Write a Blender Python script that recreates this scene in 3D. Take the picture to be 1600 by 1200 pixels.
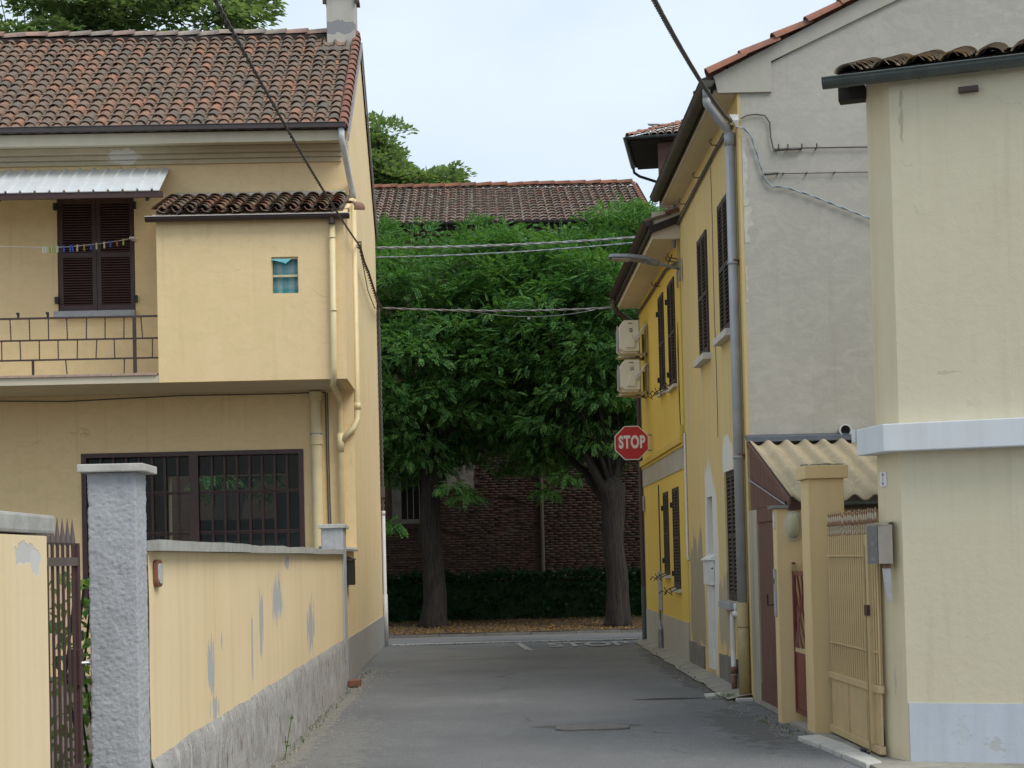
import bpy, bmesh, math, random
import numpy as np
from mathutils import Vector, Matrix, noise

# ------------------------------------------------------------------ camera, sky, sun, exposure
for o in list(bpy.data.objects):
    bpy.data.objects.remove(o)
SC = bpy.context.scene
COL = SC.collection
R_ = math.radians
EYE = 1.6
CAM_ROT = Matrix.Rotation(R_(-1.0678), 4, 'Z') @ Matrix.Rotation(R_(90 + 1.4981), 4, 'X') @ Matrix.Rotation(R_(-1.4), 4, 'Z')
camd = bpy.data.cameras.new('camera')
cam = bpy.data.objects.new('camera', camd)
COL.objects.link(cam)
cam.matrix_world = Matrix.Translation((0, 0, EYE)) @ CAM_ROT
camd.sensor_width = 36.0
camd.lens = 56.25
camd.shift_y = 203.5 / 1600        # the photograph's uprights stay parallel
camd.clip_start = 0.1
camd.clip_end = 2000
SC.camera = cam

SUN_DIR = Vector((0.60, -0.50, 1.0)).normalized()      # towards the sun (behind the camera, to the right)
SUN_EL = math.asin(SUN_DIR.z)
SUN_AZ = math.atan2(SUN_DIR.x, SUN_DIR.y)
world = bpy.data.worlds.new('World')
SC.world = world
world.use_nodes = True
wn = world.node_tree
wn.nodes.clear()
wo = wn.nodes.new('ShaderNodeOutputWorld')
sky = wn.nodes.new('ShaderNodeTexSky')
sky.sky_type = 'NISHITA'
sky.sun_disc = False
sky.sun_elevation = SUN_EL
sky.sun_rotation = SUN_AZ
bg1 = wn.nodes.new('ShaderNodeBackground')
bg1.inputs['Strength'].default_value = 0.08
wn.links.new(sky.outputs[0], bg1.inputs['Color'])
bg2 = wn.nodes.new('ShaderNodeBackground')
bg2.inputs['Color'].default_value = (0.775, 0.885, 1.0, 1)
bg2.inputs['Strength'].default_value = 0.585
mixw = wn.nodes.new('ShaderNodeMixShader')
tcw = wn.nodes.new('ShaderNodeTexCoord')
mapw = wn.nodes.new('ShaderNodeMapping')
mapw.inputs['Scale'].default_value = (1.0, 1.0, 2.2)
nzw = wn.nodes.new('ShaderNodeTexNoise')
nzw.inputs['Scale'].default_value = 2.6
nzw.inputs['Detail'].default_value = 6
nzw.inputs['Roughness'].default_value = 0.55
mrw = wn.nodes.new('ShaderNodeMapRange')
mrw.inputs['From Min'].default_value = 0.35
mrw.inputs['From Max'].default_value = 0.65
mrw.inputs['To Min'].default_value = 0.78
mrw.inputs['To Max'].default_value = 1.0
wn.links.new(tcw.outputs['Generated'], mapw.inputs[0])
wn.links.new(mapw.outputs[0], nzw.inputs['Vector'])
wn.links.new(nzw.outputs[0], mrw.inputs['Value'])
wn.links.new(mrw.outputs[0], mixw.inputs[0])
wn.links.new(bg1.outputs[0], mixw.inputs[1])
wn.links.new(bg2.outputs[0], mixw.inputs[2])
wn.links.new(mixw.outputs[0], wo.inputs['Surface'])

sund = bpy.data.lights.new('sun', 'SUN')
sund.energy = 1.35
sund.angle = R_(32)
sund.color = (1.0, 0.955, 0.88)
sun = bpy.data.objects.new('sun', sund)
COL.objects.link(sun)
sun.rotation_euler = SUN_DIR.to_track_quat('Z', 'Y').to_euler()
sun.location = (8, -8, 30)

SC.view_settings.view_transform = 'Standard'
SC.view_settings.look = 'None'
SC.view_settings.exposure = 0.86
SC.view_settings.gamma = 1.0
SC.view_settings.use_curve_mapping = False
SC.render.engine = 'CYCLES'
SC.cycles.max_bounces = 8
SC.cycles.diffuse_bounces = 4
SC.cycles.transparent_max_bounces = 12
SC.cycles.use_denoising = True

rnd = random.Random(7)
NP = np.random.default_rng(11)
R3 = CAM_ROT.to_3x3()


def at(u, v, Y):
    """point at depth Y (metres down the street) seen at a pixel of the 1600 x 1200 photograph"""
    d = R3 @ Vector(((u - 800) / 2500.0, (803.5 - v) / 2500.0, -1.0))
    return Vector((0, 0, EYE)) + d * (Y / d.y)


# ------------------------------------------------------------------ helpers: objects
OFF = {}


def thing(name, label, cat, loc=(0, 0, 0), rot=0.0, group=None):
    o = bpy.data.objects.new(name, None)
    COL.objects.link(o)
    o.location = loc
    o.rotation_euler = (0, 0, R_(rot))
    o.empty_display_size = 0.2
    o['label'] = label
    o['category'] = cat
    if group:
        o['group'] = group
    OFF[o.name] = Vector(loc)
    return o


def tag(o, label, cat, group=None):
    o['label'] = label
    o['category'] = cat
    if group:
        o['group'] = group
    return o


def inst(mesh, name, parent, loc=(0, 0, 0), rot=None):
    """another object of the same mesh, placed in the parent's frame (loc is relative to the thing's base)"""
    o = bpy.data.objects.new(name, mesh)
    COL.objects.link(o)
    o.parent = parent
    if rot is None:
        o.location = loc
    else:
        o.matrix_basis = Matrix.Translation(loc) @ rot
    if parent is not None:
        OFF[o.name] = OFF[parent.name]
    return o


class MB:
    def __init__(s):
        s.v = []
        s.f = []

    def add(s, vs, fs):
        k = len(s.v)
        s.v += [Vector(p) for p in vs]
        s.f += [tuple(i + k for i in q) for q in fs]
        return s

    def box(s, x0, x1, y0, y1, z0, z1):
        s.add([(x0, y0, z0), (x1, y0, z0), (x1, y1, z0), (x0, y1, z0), (x0, y0, z1), (x1, y0, z1), (x1, y1, z1), (x0, y1, z1)],
              [(0, 3, 2, 1), (4, 5, 6, 7), (0, 1, 5, 4), (1, 2, 6, 5), (2, 3, 7, 6), (3, 0, 4, 7)])
        return s

    def prism(s, pts, vec):
        n = len(pts)
        vec = Vector(vec)
        a = [Vector(p) for p in pts]
        b = [p + vec for p in a]
        fs = [tuple(range(n)), tuple(range(2 * n - 1, n - 1, -1))]
        for i in range(n):
            j = (i + 1) % n
            fs.append((j, i, i + n, j + n))
        s.add(a + b, fs)
        return s

    def tube(s, pts, r, n=8, cap=True):
        pts = [Vector(p) for p in pts]
        rs = r if isinstance(r, (list, tuple)) else [r] * len(pts)
        t0 = (pts[1] - pts[0]).normalized()
        ref = Vector((0, 0, 1)) if abs(t0.z) < 0.9 else Vector((1, 0, 0))
        u = t0.cross(ref).normalized()
        vs = []
        for i, p in enumerate(pts):
            a = pts[max(i - 1, 0)]
            b = pts[min(i + 1, len(pts) - 1)]
            t = (b - a)
            t = t.normalized() if t.length > 1e-9 else t0
            u = (u - t * u.dot(t))
            u = u.normalized() if u.length > 1e-6 else t.cross(Vector((0.3, 0.5, 0.8))).normalized()
            w = t.cross(u)
            for k in range(n):
                an = 2 * math.pi * k / n
                vs.append(p + (u * math.cos(an) + w * math.sin(an)) * rs[i])
        fs = []
        for i in range(len(pts) - 1):
            for k in range(n):
                k2 = (k + 1) % n
                fs.append((i * n + k, i * n + k2, (i + 1) * n + k2, (i + 1) * n + k))
        if cap:
            fs.append(tuple(range(n - 1, -1, -1)))
            e = (len(pts) - 1) * n
            fs.append(tuple(range(e, e + n)))
        s.add(vs, fs)
        return s

    def cyl(s, a, b, r, n=12):
        return s.tube([a, b], r, n)

    def grid(s, fn, nu, nv):
        vs = [fn(i / nu, j / nv) for j in range(nv + 1) for i in range(nu + 1)]
        fs = [(j * (nu + 1) + i, j * (nu + 1) + i + 1, (j + 1) * (nu + 1) + i + 1, (j + 1) * (nu + 1) + i) for j in range(nv) for i in range(nu)]
        s.add(vs, fs)
        return s

    def mesh(s, name, mat=None, off=(0, 0, 0), smooth=False, bevel=0.0, fix=True):
        off = Vector(off)
        me = bpy.data.meshes.new(name)
        me.from_pydata([p - off for p in s.v], [], s.f)
        if fix or bevel:
            bm = bmesh.new()
            bm.from_mesh(me)
            bmesh.ops.recalc_face_normals(bm, faces=bm.faces)
            if bevel:
                es = [e for e in bm.edges if len(e.link_faces) == 2 and e.calc_face_angle(0) > 0.6]
                bmesh.ops.bevel(bm, geom=es, offset=bevel, segments=2, affect='EDGES', profile=0.6, clamp_overlap=True)
            bm.to_mesh(me)
            bm.free()
        if smooth:
            for p in me.polygons:
                p.use_smooth = True
        if mat:
            me.materials.append(mat)
        return me

    def build(s, name, mat, parent=None, smooth=False, bevel=0.0, kind=None, label=None):
        off = OFF[parent.name] if parent is not None else Vector((0, 0, 0))
        me = s.mesh(name, mat, off, smooth, bevel)
        o = bpy.data.objects.new(name, me)
        COL.objects.link(o)
        if parent is not None:
            o.parent = parent
        OFF[o.name] = off
        if kind:
            o['kind'] = kind
        if label:
            o['label'] = label
        return o


def struct(name, mb, mat, smooth=False):
    o = mb.build(name, mat, None, smooth)
    o['kind'] = 'structure'
    return o


class Frame:
    """a wall's own axes: a along it, b up, c out of it"""
    def __init__(s, o, u, n, v=(0, 0, 1)):
        s.o, s.u, s.v, s.n = Vector(o), Vector(u), Vector(v), Vector(n)

    def p(s, a, b, c=0.0):
        return s.o + s.u * a + s.v * b + s.n * c

    def box(s, mb, a0, a1, b0, b1, c0, c1):
        P = s.p
        mb.add([P(a0, b0, c0), P(a1, b0, c0), P(a1, b0, c1), P(a0, b0, c1), P(a0, b1, c0), P(a1, b1, c0), P(a1, b1, c1), P(a0, b1, c1)],
               [(0, 3, 2, 1), (4, 5, 6, 7), (0, 1, 5, 4), (1, 2, 6, 5), (2, 3, 7, 6), (3, 0, 4, 7)])
        return mb

    def poly(s, mb, ab, c0, c1):
        mb.prism([s.p(a, b, c0) for a, b in ab], s.n * (c1 - c0))
        return mb

    def wall(s, mb, a0, a1, b0, b1, t, holes=()):
        As = sorted({a0, a1} | {h[0] for h in holes} | {h[2] for h in holes})
        Bs = sorted({b0, b1} | {h[1] for h in holes} | {h[3] for h in holes})
        P = s.p
        for i in range(len(As) - 1):
            for j in range(len(Bs) - 1):
                ca, cb = (As[i] + As[i + 1]) / 2, (Bs[j] + Bs[j + 1]) / 2
                if any(h[0] < ca < h[2] and h[1] < cb < h[3] for h in holes):
                    continue
                q = [(As[i], Bs[j]), (As[i + 1], Bs[j]), (As[i + 1], Bs[j + 1]), (As[i], Bs[j + 1])]
                mb.add([P(a, b, 0) for a, b in q], [(0, 1, 2, 3)])
                mb.add([P(a, b, -t) for a, b in q], [(3, 2, 1, 0)])
        for (x0, y0, x1, y1) in list(holes) + [(a0, b0, a1, b1)]:
            c = [(x0, y0), (x1, y0), (x1, y1), (x0, y1)]
            for k in range(4):
                (xa, ya), (xb, yb) = c[k], c[(k + 1) % 4]
                mb.add([P(xa, ya, 0), P(xb, yb, 0), P(xb, yb, -t), P(xa, ya, -t)], [(0, 1, 2, 3)])
        return mb


def np_mesh(name, verts, faces, mat, smooth=False):
    me = bpy.data.meshes.new(name)
    n, m = len(verts), len(faces)
    k = faces.shape[1]
    me.vertices.add(n)
    me.vertices.foreach_set('co', verts.astype(np.float32).ravel())
    me.loops.add(m * k)
    me.loops.foreach_set('vertex_index', faces.astype(np.int32).ravel())
    me.polygons.add(m)
    me.polygons.foreach_set('loop_start', np.arange(0, m * k, k, dtype=np.int32))
    if smooth:
        me.polygons.foreach_set('use_smooth', np.ones(m, dtype=bool))
    me.update(calc_edges=True)
    me.materials.append(mat)
    return me


# ------------------------------------------------------------------ helpers: materials
class NT:
    def __init__(s, name):
        s.m = bpy.data.materials.new(name)
        s.m.use_nodes = True
        s.t = s.m.node_tree
        s.b = s.t.nodes['Principled BSDF']
        s.out = s.t.nodes['Material Output']
        s._c = None

    def n(s, typ, **kw):
        x = s.t.nodes.new(typ)
        for k, v in kw.items():
            if k in ('data_type', 'blend_type', 'operation', 'feature', 'interpolation_type', 'noise_dimensions', 'wave_type', 'bands_direction'):
                setattr(x, k, v)
            else:
                x.inputs[k.replace('_', ' ')].default_value = v
        return x

    def l(s, a, b):
        s.t.links.new(a, b)

    def coord(s, scale=(1, 1, 1), rot=(0, 0, 0), loc=(0, 0, 0)):
        if s._c is None:
            s._c = s.t.nodes.new('ShaderNodeTexCoord')
        if scale == (1, 1, 1) and rot == (0, 0, 0) and loc == (0, 0, 0):
            return s._c.outputs['Object']
        mp = s.t.nodes.new('ShaderNodeMapping')
        mp.inputs['Scale'].default_value = scale
        mp.inputs['Rotation'].default_value = rot
        mp.inputs['Location'].default_value = loc
        s.l(s._c.outputs['Object'], mp.inputs[0])
        return mp.outputs[0]

    def noise(s, scale, detail=4, rough=0.55, vec=None, dist=0.0):
        x = s.t.nodes.new('ShaderNodeTexNoise')
        x.inputs['Scale'].default_value = scale
        x.inputs['Detail'].default_value = detail
        x.inputs['Roughness'].default_value = rough
        x.inputs['Distortion'].default_value = dist
        s.l(vec if vec is not None else s.coord(), x.inputs['Vector'])
        return x.outputs[0]

    def rng(s, val, a, b, c=0.0, d=1.0, smooth=False):
        x = s.t.nodes.new('ShaderNodeMapRange')
        if smooth:
            x.interpolation_type = 'SMOOTHSTEP'
        x.inputs['From Min'].default_value = a
        x.inputs['From Max'].default_value = b
        x.inputs['To Min'].default_value = c
        x.inputs['To Max'].default_value = d
        s.l(val, x.inputs['Value'])
        return x.outputs[0]

    def math(s, op, a, b=None):
        x = s.t.nodes.new('ShaderNodeMath')
        x.operation = op
        for i, q in enumerate((a, b)):
            if q is None:
                continue
            if isinstance(q, (int, float)):
                x.inputs[i].default_value = q
            else:
                s.l(q, x.inputs[i])
        return x.outputs[0]

    def mix(s, fac, a, b, blend='MIX'):
        x = s.t.nodes.new('ShaderNodeMix')
        x.data_type = 'RGBA'
        x.blend_type = blend
        for sock, q in ((x.inputs[0], fac), (x.inputs[6], a), (x.inputs[7], b)):
            if isinstance(q, (int, float)):
                sock.default_value = q
            elif isinstance(q, tuple):
                sock.default_value = (*q[:3], 1)
            else:
                s.l(q, sock)
        return x.outputs[2]

    def ramp(s, fac, stops):
        x = s.t.nodes.new('ShaderNodeValToRGB')
        cr = x.color_ramp
        while len(cr.elements) < len(stops):
            cr.elements.new(0.5)
        for e, (p, c) in zip(cr.elements, stops):
            e.position = p
            e.color = (*c, 1)
        s.l(fac, x.inputs[0])
        return x.outputs[0]

    def blob(s, c, r, warp=0.7, ws=9.0, vec=None):
        """mask of one stain: 1 inside an uneven ellipsoid round c (object space)"""
        v = s.coord()
        sub = s.t.nodes.new('ShaderNodeVectorMath')
        sub.operation = 'SUBTRACT'
        s.l(v, sub.inputs[0])
        sub.inputs[1].default_value = c
        dv = s.t.nodes.new('ShaderNodeVectorMath')
        dv.operation = 'DIVIDE'
        s.l(sub.outputs[0], dv.inputs[0])
        dv.inputs[1].default_value = r
        ln = s.t.nodes.new('ShaderNodeVectorMath')
        ln.operation = 'LENGTH'
        s.l(dv.outputs[0], ln.inputs[0])
        nz = s.noise(ws, 5, 0.6, vec=vec)
        q = s.math('ADD', ln.outputs['Value'], s.rng(nz, 0.25, 0.75, -warp, warp))
        return s.rng(q, 0.93, 1.0, 1.0, 0.0)

    def base(s, col):
        if isinstance(col, tuple):
            s.b.inputs['Base Color'].default_value = (*col, 1)
        else:
            s.l(col, s.b.inputs['Base Color'])

    def bump(s, h, strength=0.3, dist=0.01, prev=None):
        x = s.t.nodes.new('ShaderNodeBump')
        x.inputs['Strength'].default_value = strength
        x.inputs['Distance'].default_value = dist
        s.l(h, x.inputs['Height'])
        if prev is not None:
            s.l(prev, x.inputs['Normal'])
        s.l(x.outputs[0], s.b.inputs['Normal'])
        return x.outputs[0]

    def rough(s, v):
        if isinstance(v, (int, float)):
            s.b.inputs['Roughness'].default_value = v
        else:
            s.l(v, s.b.inputs['Roughness'])


def plaster(name, col, dark, streak=None, streak_amt=0.5, peel=(), bump=0.25, blotch=0.6, rough=0.88, extra=None):
    t = NT(name)
    c = t.mix(t.rng(t.noise(0.7, 5, 0.6), 0.35, 0.72, 0, blotch), col, dark)
    c = t.mix(t.rng(t.noise(7.0, 5, 0.7), 0.42, 0.75, 0, blotch * 0.45), c, dark)
    if streak:
        st = t.noise(2.2, 5, 0.62, vec=t.coord((2.6, 2.6, 0.16)))
        c = t.mix(t.rng(st, 0.46, 0.72, 0, streak_amt), c, streak)
    flaked = None
    for (pc, pr, pcol, warp, ws, vs) in peel:
        vec = t.coord(vs) if vs else None
        mk_ = t.blob(pc, pr, warp, ws, vec)
        c = t.mix(mk_, c, pcol)
        flaked = mk_ if flaked is None else t.math('MAXIMUM', flaked, mk_)
    if extra:
        c = extra(t, c)
    t.base(c)
    t.rough(rough)
    h = t.math('ADD', t.math('MULTIPLY', t.noise(140, 3, 0.6), 0.5), t.noise(14, 4, 0.6))
    nb = t.bump(h, bump, 0.006)
    if flaked is not None:
        t.bump(t.math('SUBTRACT', 1.0, flaked), 0.45, 0.006, prev=nb)
    return t.m


def aged(tone, dark, amt=0.35, runs=0.35, crack=0.45, cs=0.9):
    """trowel sweeps, rain runs and hairline cracks for an old plaster"""
    def f(t, c):
        sw = t.noise(3.2, 6, 0.68, vec=t.coord((1, 1, 1.6)), dist=1.4)
        c = t.mix(t.rng(sw, 0.46, 0.60, 0, amt), c, tone)
        run = t.noise(5.5, 4, 0.6, vec=t.coord((1.6, 1.6, 0.07)))
        c = t.mix(t.math('MULTIPLY', t.rng(run, 0.58, 0.70), runs), c, dark)
        vo = t.t.nodes.new('ShaderNodeTexVoronoi')
        vo.feature = 'DISTANCE_TO_EDGE'
        vo.inputs['Scale'].default_value = cs
        nz = t.t.nodes.new('ShaderNodeTexNoise')
        nz.inputs['Scale'].default_value = 3.0
        nz.inputs['Detail'].default_value = 5
        t.l(t.coord(), nz.inputs['Vector'])
        ad = t.t.nodes.new('ShaderNodeVectorMath')
        ad.operation = 'MULTIPLY_ADD'
        t.l(nz.outputs['Color'], ad.inputs[0])
        ad.inputs[1].default_value = (0.5, 0.5, 0.5)
        t.l(t.coord(), ad.inputs[2])
        t.l(ad.outputs[0], vo.inputs['Vector'])
        cr = t.math('MULTIPLY', t.rng(vo.outputs['Distance'], 0.0, 0.005, 1.0, 0.0), t.rng(t.noise(1.1, 3), 0.54, 0.6))
        return t.mix(t.math('MULTIPLY', cr, crack), c, tuple(x * 0.6 for x in dark))
    return f


def simple(name, col, rough=0.6, metal=0.0, var=0.25, nscale=12, bump=0.0):
    t = NT(name)
    c2 = tuple(x * (1 - var) for x in col)
    t.base(t.mix(t.rng(t.noise(nscale, 5, 0.6), 0.35, 0.7), col, c2))
    t.rough(rough)
    t.b.inputs['Metallic'].default_value = metal
    if bump:
        t.bump(t.noise(nscale * 6, 4, 0.6), bump, 0.004)
    return t.m


def tile_mat(name, stops, moss=0.25, grime=0.6):
    t = NT(name)
    oi = t.t.nodes.new('ShaderNodeObjectInfo')
    ge = t.t.nodes.new('ShaderNodeNewGeometry')
    r = t.math('FRACT', t.math('ADD', oi.outputs['Random'], ge.outputs['Random Per Island']))
    c = t.ramp(r, stops)
    ge_p = ge.outputs['Position']
    n1 = t.noise(9, 5, 0.65, vec=ge_p)
    c = t.mix(t.rng(n1, 0.47, 0.66, 0, grime), c, (0.09, 0.075, 0.058))
    n2 = t.noise(31, 4, 0.7, vec=ge_p)
    c = t.mix(t.rng(n2, 0.55, 0.72, 0, moss), c, (0.10, 0.10, 0.055))
    n3 = t.noise(60, 3, 0.7, vec=ge_p)
    c = t.mix(t.rng(n3, 0.6, 0.75, 0, 0.5), c, (0.30, 0.28, 0.23))
    t.base(c)
    t.rough(0.9)
    t.bump(n2, 0.4, 0.006)
    return t.m


def leaf_mat(name, c1, c2, c3, trans=0.35):
    t = NT(name)
    ge = t.t.nodes.new('ShaderNodeNewGeometry')
    n = t.noise(0.9, 3, 0.5, vec=ge.outputs['Position'])
    r = t.math('ADD', t.math('MULTIPLY', ge.outputs['Random Per Island'], 0.55), t.math('MULTIPLY', n, 0.5))
    c = t.ramp(r, [(0.12, c1), (0.45, c2), (0.82, c3)])
    t.base(c)
    t.rough(0.55)
    t.b.inputs['Specular IOR Level'].default_value = 0.12
    tr = t.t.nodes.new('ShaderNodeBsdfTranslucent')
    t.l(t.mix(1.0, c, (1.25, 1.35, 0.55), 'MULTIPLY'), tr.inputs['Color'])
    mx = t.t.nodes.new('ShaderNodeMixShader')
    mx.inputs[0].default_value = trans
    t.l(t.b.outputs[0], mx.inputs[1])
    t.l(tr.outputs[0], mx.inputs[2])
    t.l(mx.outputs[0], t.out.inputs['Surface'])
    return t.m


def glass_mat(name, tint=(0.75, 0.8, 0.8), gloss=0.06):
    t = NT(name)
    tp = t.t.nodes.new('ShaderNodeBsdfTransparent')
    tp.inputs['Color'].default_value = (*tint, 1)
    gl = t.t.nodes.new('ShaderNodeBsdfGlossy')
    gl.inputs['Roughness'].default_value = 0.06
    fr = t.t.nodes.new('ShaderNodeFresnel')
    fr.inputs['IOR'].default_value = 1.45
    mx = t.t.nodes.new('ShaderNodeMixShader')
    t.l(t.math('MULTIPLY', fr.outputs[0], 0.3), mx.inputs[0])
    t.l(tp.outputs[0], mx.inputs[1])
    t.l(gl.outputs[0], mx.inputs[2])
    t.l(mx.outputs[0], t.out.inputs['Surface'])
    return t.m


M = {}
CREAM = (0.82, 0.625, 0.355)
CREAM_D = (0.77, 0.57, 0.31)
M['cream'] = plaster('cream_plaster', CREAM, CREAM_D, streak=(0.62, 0.46, 0.22), streak_amt=0.12, bump=0.4, extra=aged((0.71, 0.55, 0.29), (0.60, 0.45, 0.23), 0.5, 0.30, 0.5, 0.55))
M['gable_cream'] = plaster('cream_gable_plaster', (0.79, 0.625, 0.365), (0.71, 0.54, 0.29), streak=(0.58, 0.43, 0.21), streak_amt=0.4, bump=0.4, extra=aged((0.70, 0.54, 0.29), (0.58, 0.42, 0.20), 0.4, 0.4, 0.5, 0.5))
M['cornice'] = plaster('cornice_plaster', (0.58, 0.50, 0.35), (0.48, 0.41, 0.29), streak=(0.42, 0.37, 0.27), streak_amt=0.4,
                       peel=[((-3.25, -0.1, 7.52), (0.24, 0.5, 0.10), (0.70, 0.66, 0.58), 0.45, 9, None)])
M['fascia'] = plaster('fascia_paint', (0.66, 0.60, 0.45), (0.58, 0.52, 0.39), streak=(0.5, 0.46, 0.36), streak_amt=0.4, bump=0.1)
GREY_PEEL = (0.43, 0.425, 0.415)
VS = (1, 1, 0.14)
# street wall: grey where the paint has come off in upright flakes (object space: x out of wall, y along, z up)
M['street_wall'] = plaster('street_wall_plaster', (0.80, 0.635, 0.385), (0.75, 0.58, 0.33), streak=(0.58, 0.42, 0.19), streak_amt=0.3,
    peel=[((0, 1.88, 0.95), (0.3, 0.11, 0.19), GREY_PEEL, 0.9, 17, VS), ((0, 2.0, 0.68), (0.3, 0.15, 0.09), GREY_PEEL, 0.9, 15, VS),
          ((0, 3.72, 0.92), (0.3, 0.05, 0.26), GREY_PEEL, 0.9, 16, VS), ((0, 4.25, 1.16), (0.3, 0.12, 0.22), GREY_PEEL, 0.9, 13, VS),
          ((0, 5.3, 1.28), (0.3, 0.30, 0.17), GREY_PEEL, 1.0, 11, VS), 
          ((0, 7.9, 0.92), (0.3, 0.30, 0.22), GREY_PEEL, 1.1, 9, VS),
          ((0, 6.0, 1.59), (0.3, 0.18, 0.05), GREY_PEEL, 0.9, 12, VS), ((0, 2.3, 1.1), (0.3, 0.03, 0.06), GREY_PEEL, 0.9, 20, VS)])
M['near_wall'] = plaster('near_wall_plaster', (0.80, 0.645, 0.40), (0.75, 0.585, 0.34), streak=(0.6, 0.46, 0.22), streak_amt=0.3,
    peel=[((0, -0.32, 1.655), (0.3, 0.13, 0.045), (0.55, 0.53, 0.50), 0.4, 16, None), ((0, -0.17, 1.62), (0.3, 0.07, 0.05), (0.6, 0.58, 0.55), 0.4, 16, None)])


def mk_plinth():
    t = NT('rough_plinth_render')
    c = t.mix(t.rng(t.noise(3, 5, 0.6), 0.35, 0.7), (0.43, 0.415, 0.39), (0.30, 0.285, 0.265))
    red = t.noise(9, 6, 0.72, vec=t.coord((1.5, 1.5, 0.6)))
    c = t.mix(t.rng(red, 0.57, 0.61, 0, 0.8), c, (0.17, 0.085, 0.06))
    wh = t.noise(11, 6, 0.75, vec=t.coord((1.2, 1.2, 0.5), loc=(3, 5, 1)))
    c = t.mix(t.rng(wh, 0.54, 0.62, 0, 0.8), c, (0.55, 0.53, 0.5))
    t.base(c)
    t.rough(0.95)
    t.bump(t.math('ADD', t.noise(45, 4, 0.7), t.math('MULTIPLY', t.noise(11, 4, 0.6), 1.2)), 0.8, 0.012)
    return t.m


M['plinth'] = mk_plinth()
M['gable_plinth'] = plaster('grey_plinth_paint', (0.36, 0.35, 0.32), (0.28, 0.27, 0.245), streak=(0.24, 0.22, 0.19), streak_amt=0.5, bump=0.35)


def mk_concrete(name, col, var=0.3, bump=0.4, sc=6):
    t = NT(name)
    d = tuple(x * (1 - var) for x in col)
    w = tuple(min(1, x * 1.3) for x in col)
    c = t.mix(t.rng(t.noise(sc, 6, 0.65), 0.35, 0.7), col, d)
    c = t.mix(t.rng(t.noise(sc * 6, 4, 0.7), 0.55, 0.75, 0, 0.5), c, w)
    st = t.noise(4, 5, 0.6, vec=t.coord((3, 3, 0.4)))
    c = t.mix(t.rng(st, 0.55, 0.75, 0, 0.5), c, tuple(x * 0.55 for x in col))
    t.base(c)
    t.rough(0.92)
    t.bump(t.noise(70, 4, 0.65), bump, 0.006)
    return t.m


M['concrete'] = mk_concrete('weathered_concrete', (0.42, 0.41, 0.37))
M['concrete_l'] = mk_concrete('pale_concrete', (0.52, 0.50, 0.45))
M['roughcast'] = mk_concrete('grey_roughcast', (0.43, 0.436, 0.445), 0.18, 0.8, 9)
M['stone'] = mk_concrete('dark_stone_slab', (0.20, 0.19, 0.175), 0.35, 0.5, 4)
M['pave'] = mk_concrete('pavement_concrete', (0.33, 0.31, 0.26), 0.4, 0.6, 3)
M['marble'] = mk_concrete('white_stone_slab', (0.52, 0.51, 0.47), 0.2, 0.3, 5)

TS = [(0.0, (0.135, 0.112, 0.09)), (0.16, (0.185, 0.14, 0.10)), (0.34, (0.215, 0.145, 0.10)), (0.50, (0.25, 0.145, 0.095)), (0.66, (0.16, 0.132, 0.105)), (0.82, (0.27, 0.15, 0.095)), (0.92, (0.37, 0.17, 0.10)), (1.0, (0.17, 0.14, 0.11))]
M['tile'] = tile_mat('old_roof_tile', TS)
M['tile_old'] = tile_mat('mossy_roof_tile', [(0, (0.16, 0.115, 0.085)), (0.3, (0.25, 0.15, 0.095)), (0.6, (0.31, 0.15, 0.095)), (0.8, (0.19, 0.155, 0.105)), (1, (0.29, 0.215, 0.11))], moss=0.6)
M['tile_far'] = tile_mat('grey_roof_tile', [(0, (0.29, 0.24, 0.195)), (0.3, (0.37, 0.285, 0.23)), (0.55, (0.32, 0.28, 0.23)), (0.78, (0.43, 0.25, 0.19)), (1, (0.37, 0.32, 0.26))], moss=0.3, grime=0.35)
M['tile_grey'] = tile_mat('mossy_grey_tile', [(0, (0.26, 0.21, 0.17)), (0.35, (0.34, 0.27, 0.21)), (0.7, (0.29, 0.235, 0.165)), (1, (0.42, 0.31, 0.16))], moss=0.6, grime=0.45)
M['tile_verge'] = tile_mat('weathered_verge_tile', [(0, (0.23, 0.088, 0.055)), (0.5, (0.28, 0.11, 0.07)), (1, (0.20, 0.10, 0.07))], moss=0.3)
M['tile_red'] = tile_mat('red_ridge_tile', [(0, (0.26, 0.10, 0.055)), (0.5, (0.33, 0.125, 0.07)), (1, (0.24, 0.11, 0.07))], moss=0.1)
M['channel'] = simple('channel_tile', (0.13, 0.10, 0.08), 0.95, nscale=8, var=0.45)
M['wood_dark'] = simple('dark_wood', (0.028, 0.020, 0.016), 0.8)
M['brown'] = simple('brown_paint', (0.062, 0.024, 0.021), 0.45, var=0.3)
M['brown_m'] = simple('brown_metal', (0.055, 0.030, 0.028), 0.5, var=0.3, nscale=6)
M['brown_l'] = simple('faded_brown_metal', (0.12, 0.085, 0.075), 0.5, var=0.3, nscale=6)
M['gutter_brown'] = simple('dark_brown_gutter', (0.050, 0.038, 0.037), 0.45, var=0.25)
M['shutter_dark'] = simple('weathered_dark_shutter', (0.060, 0.044, 0.036), 0.75, var=0.45, nscale=20)
M['black'] = simple('black_rubber', (0.018, 0.018, 0.018), 0.6)
M['wire_grey'] = simple('grey_cable', (0.30, 0.32, 0.34), 0.6)
M['wire_old'] = simple('old_twisted_cable', (0.10, 0.09, 0.08), 0.7)
M['wire_blue'] = simple('blue_grey_cable', (0.30, 0.35, 0.40), 0.6)
M['white_pipe'] = simple('white_pipe', (0.62, 0.62, 0.62), 0.4, var=0.15)
M['cream_pipe'] = simple('cream_pipe', (0.74, 0.62, 0.36), 0.45, var=0.12, nscale=5)
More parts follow.
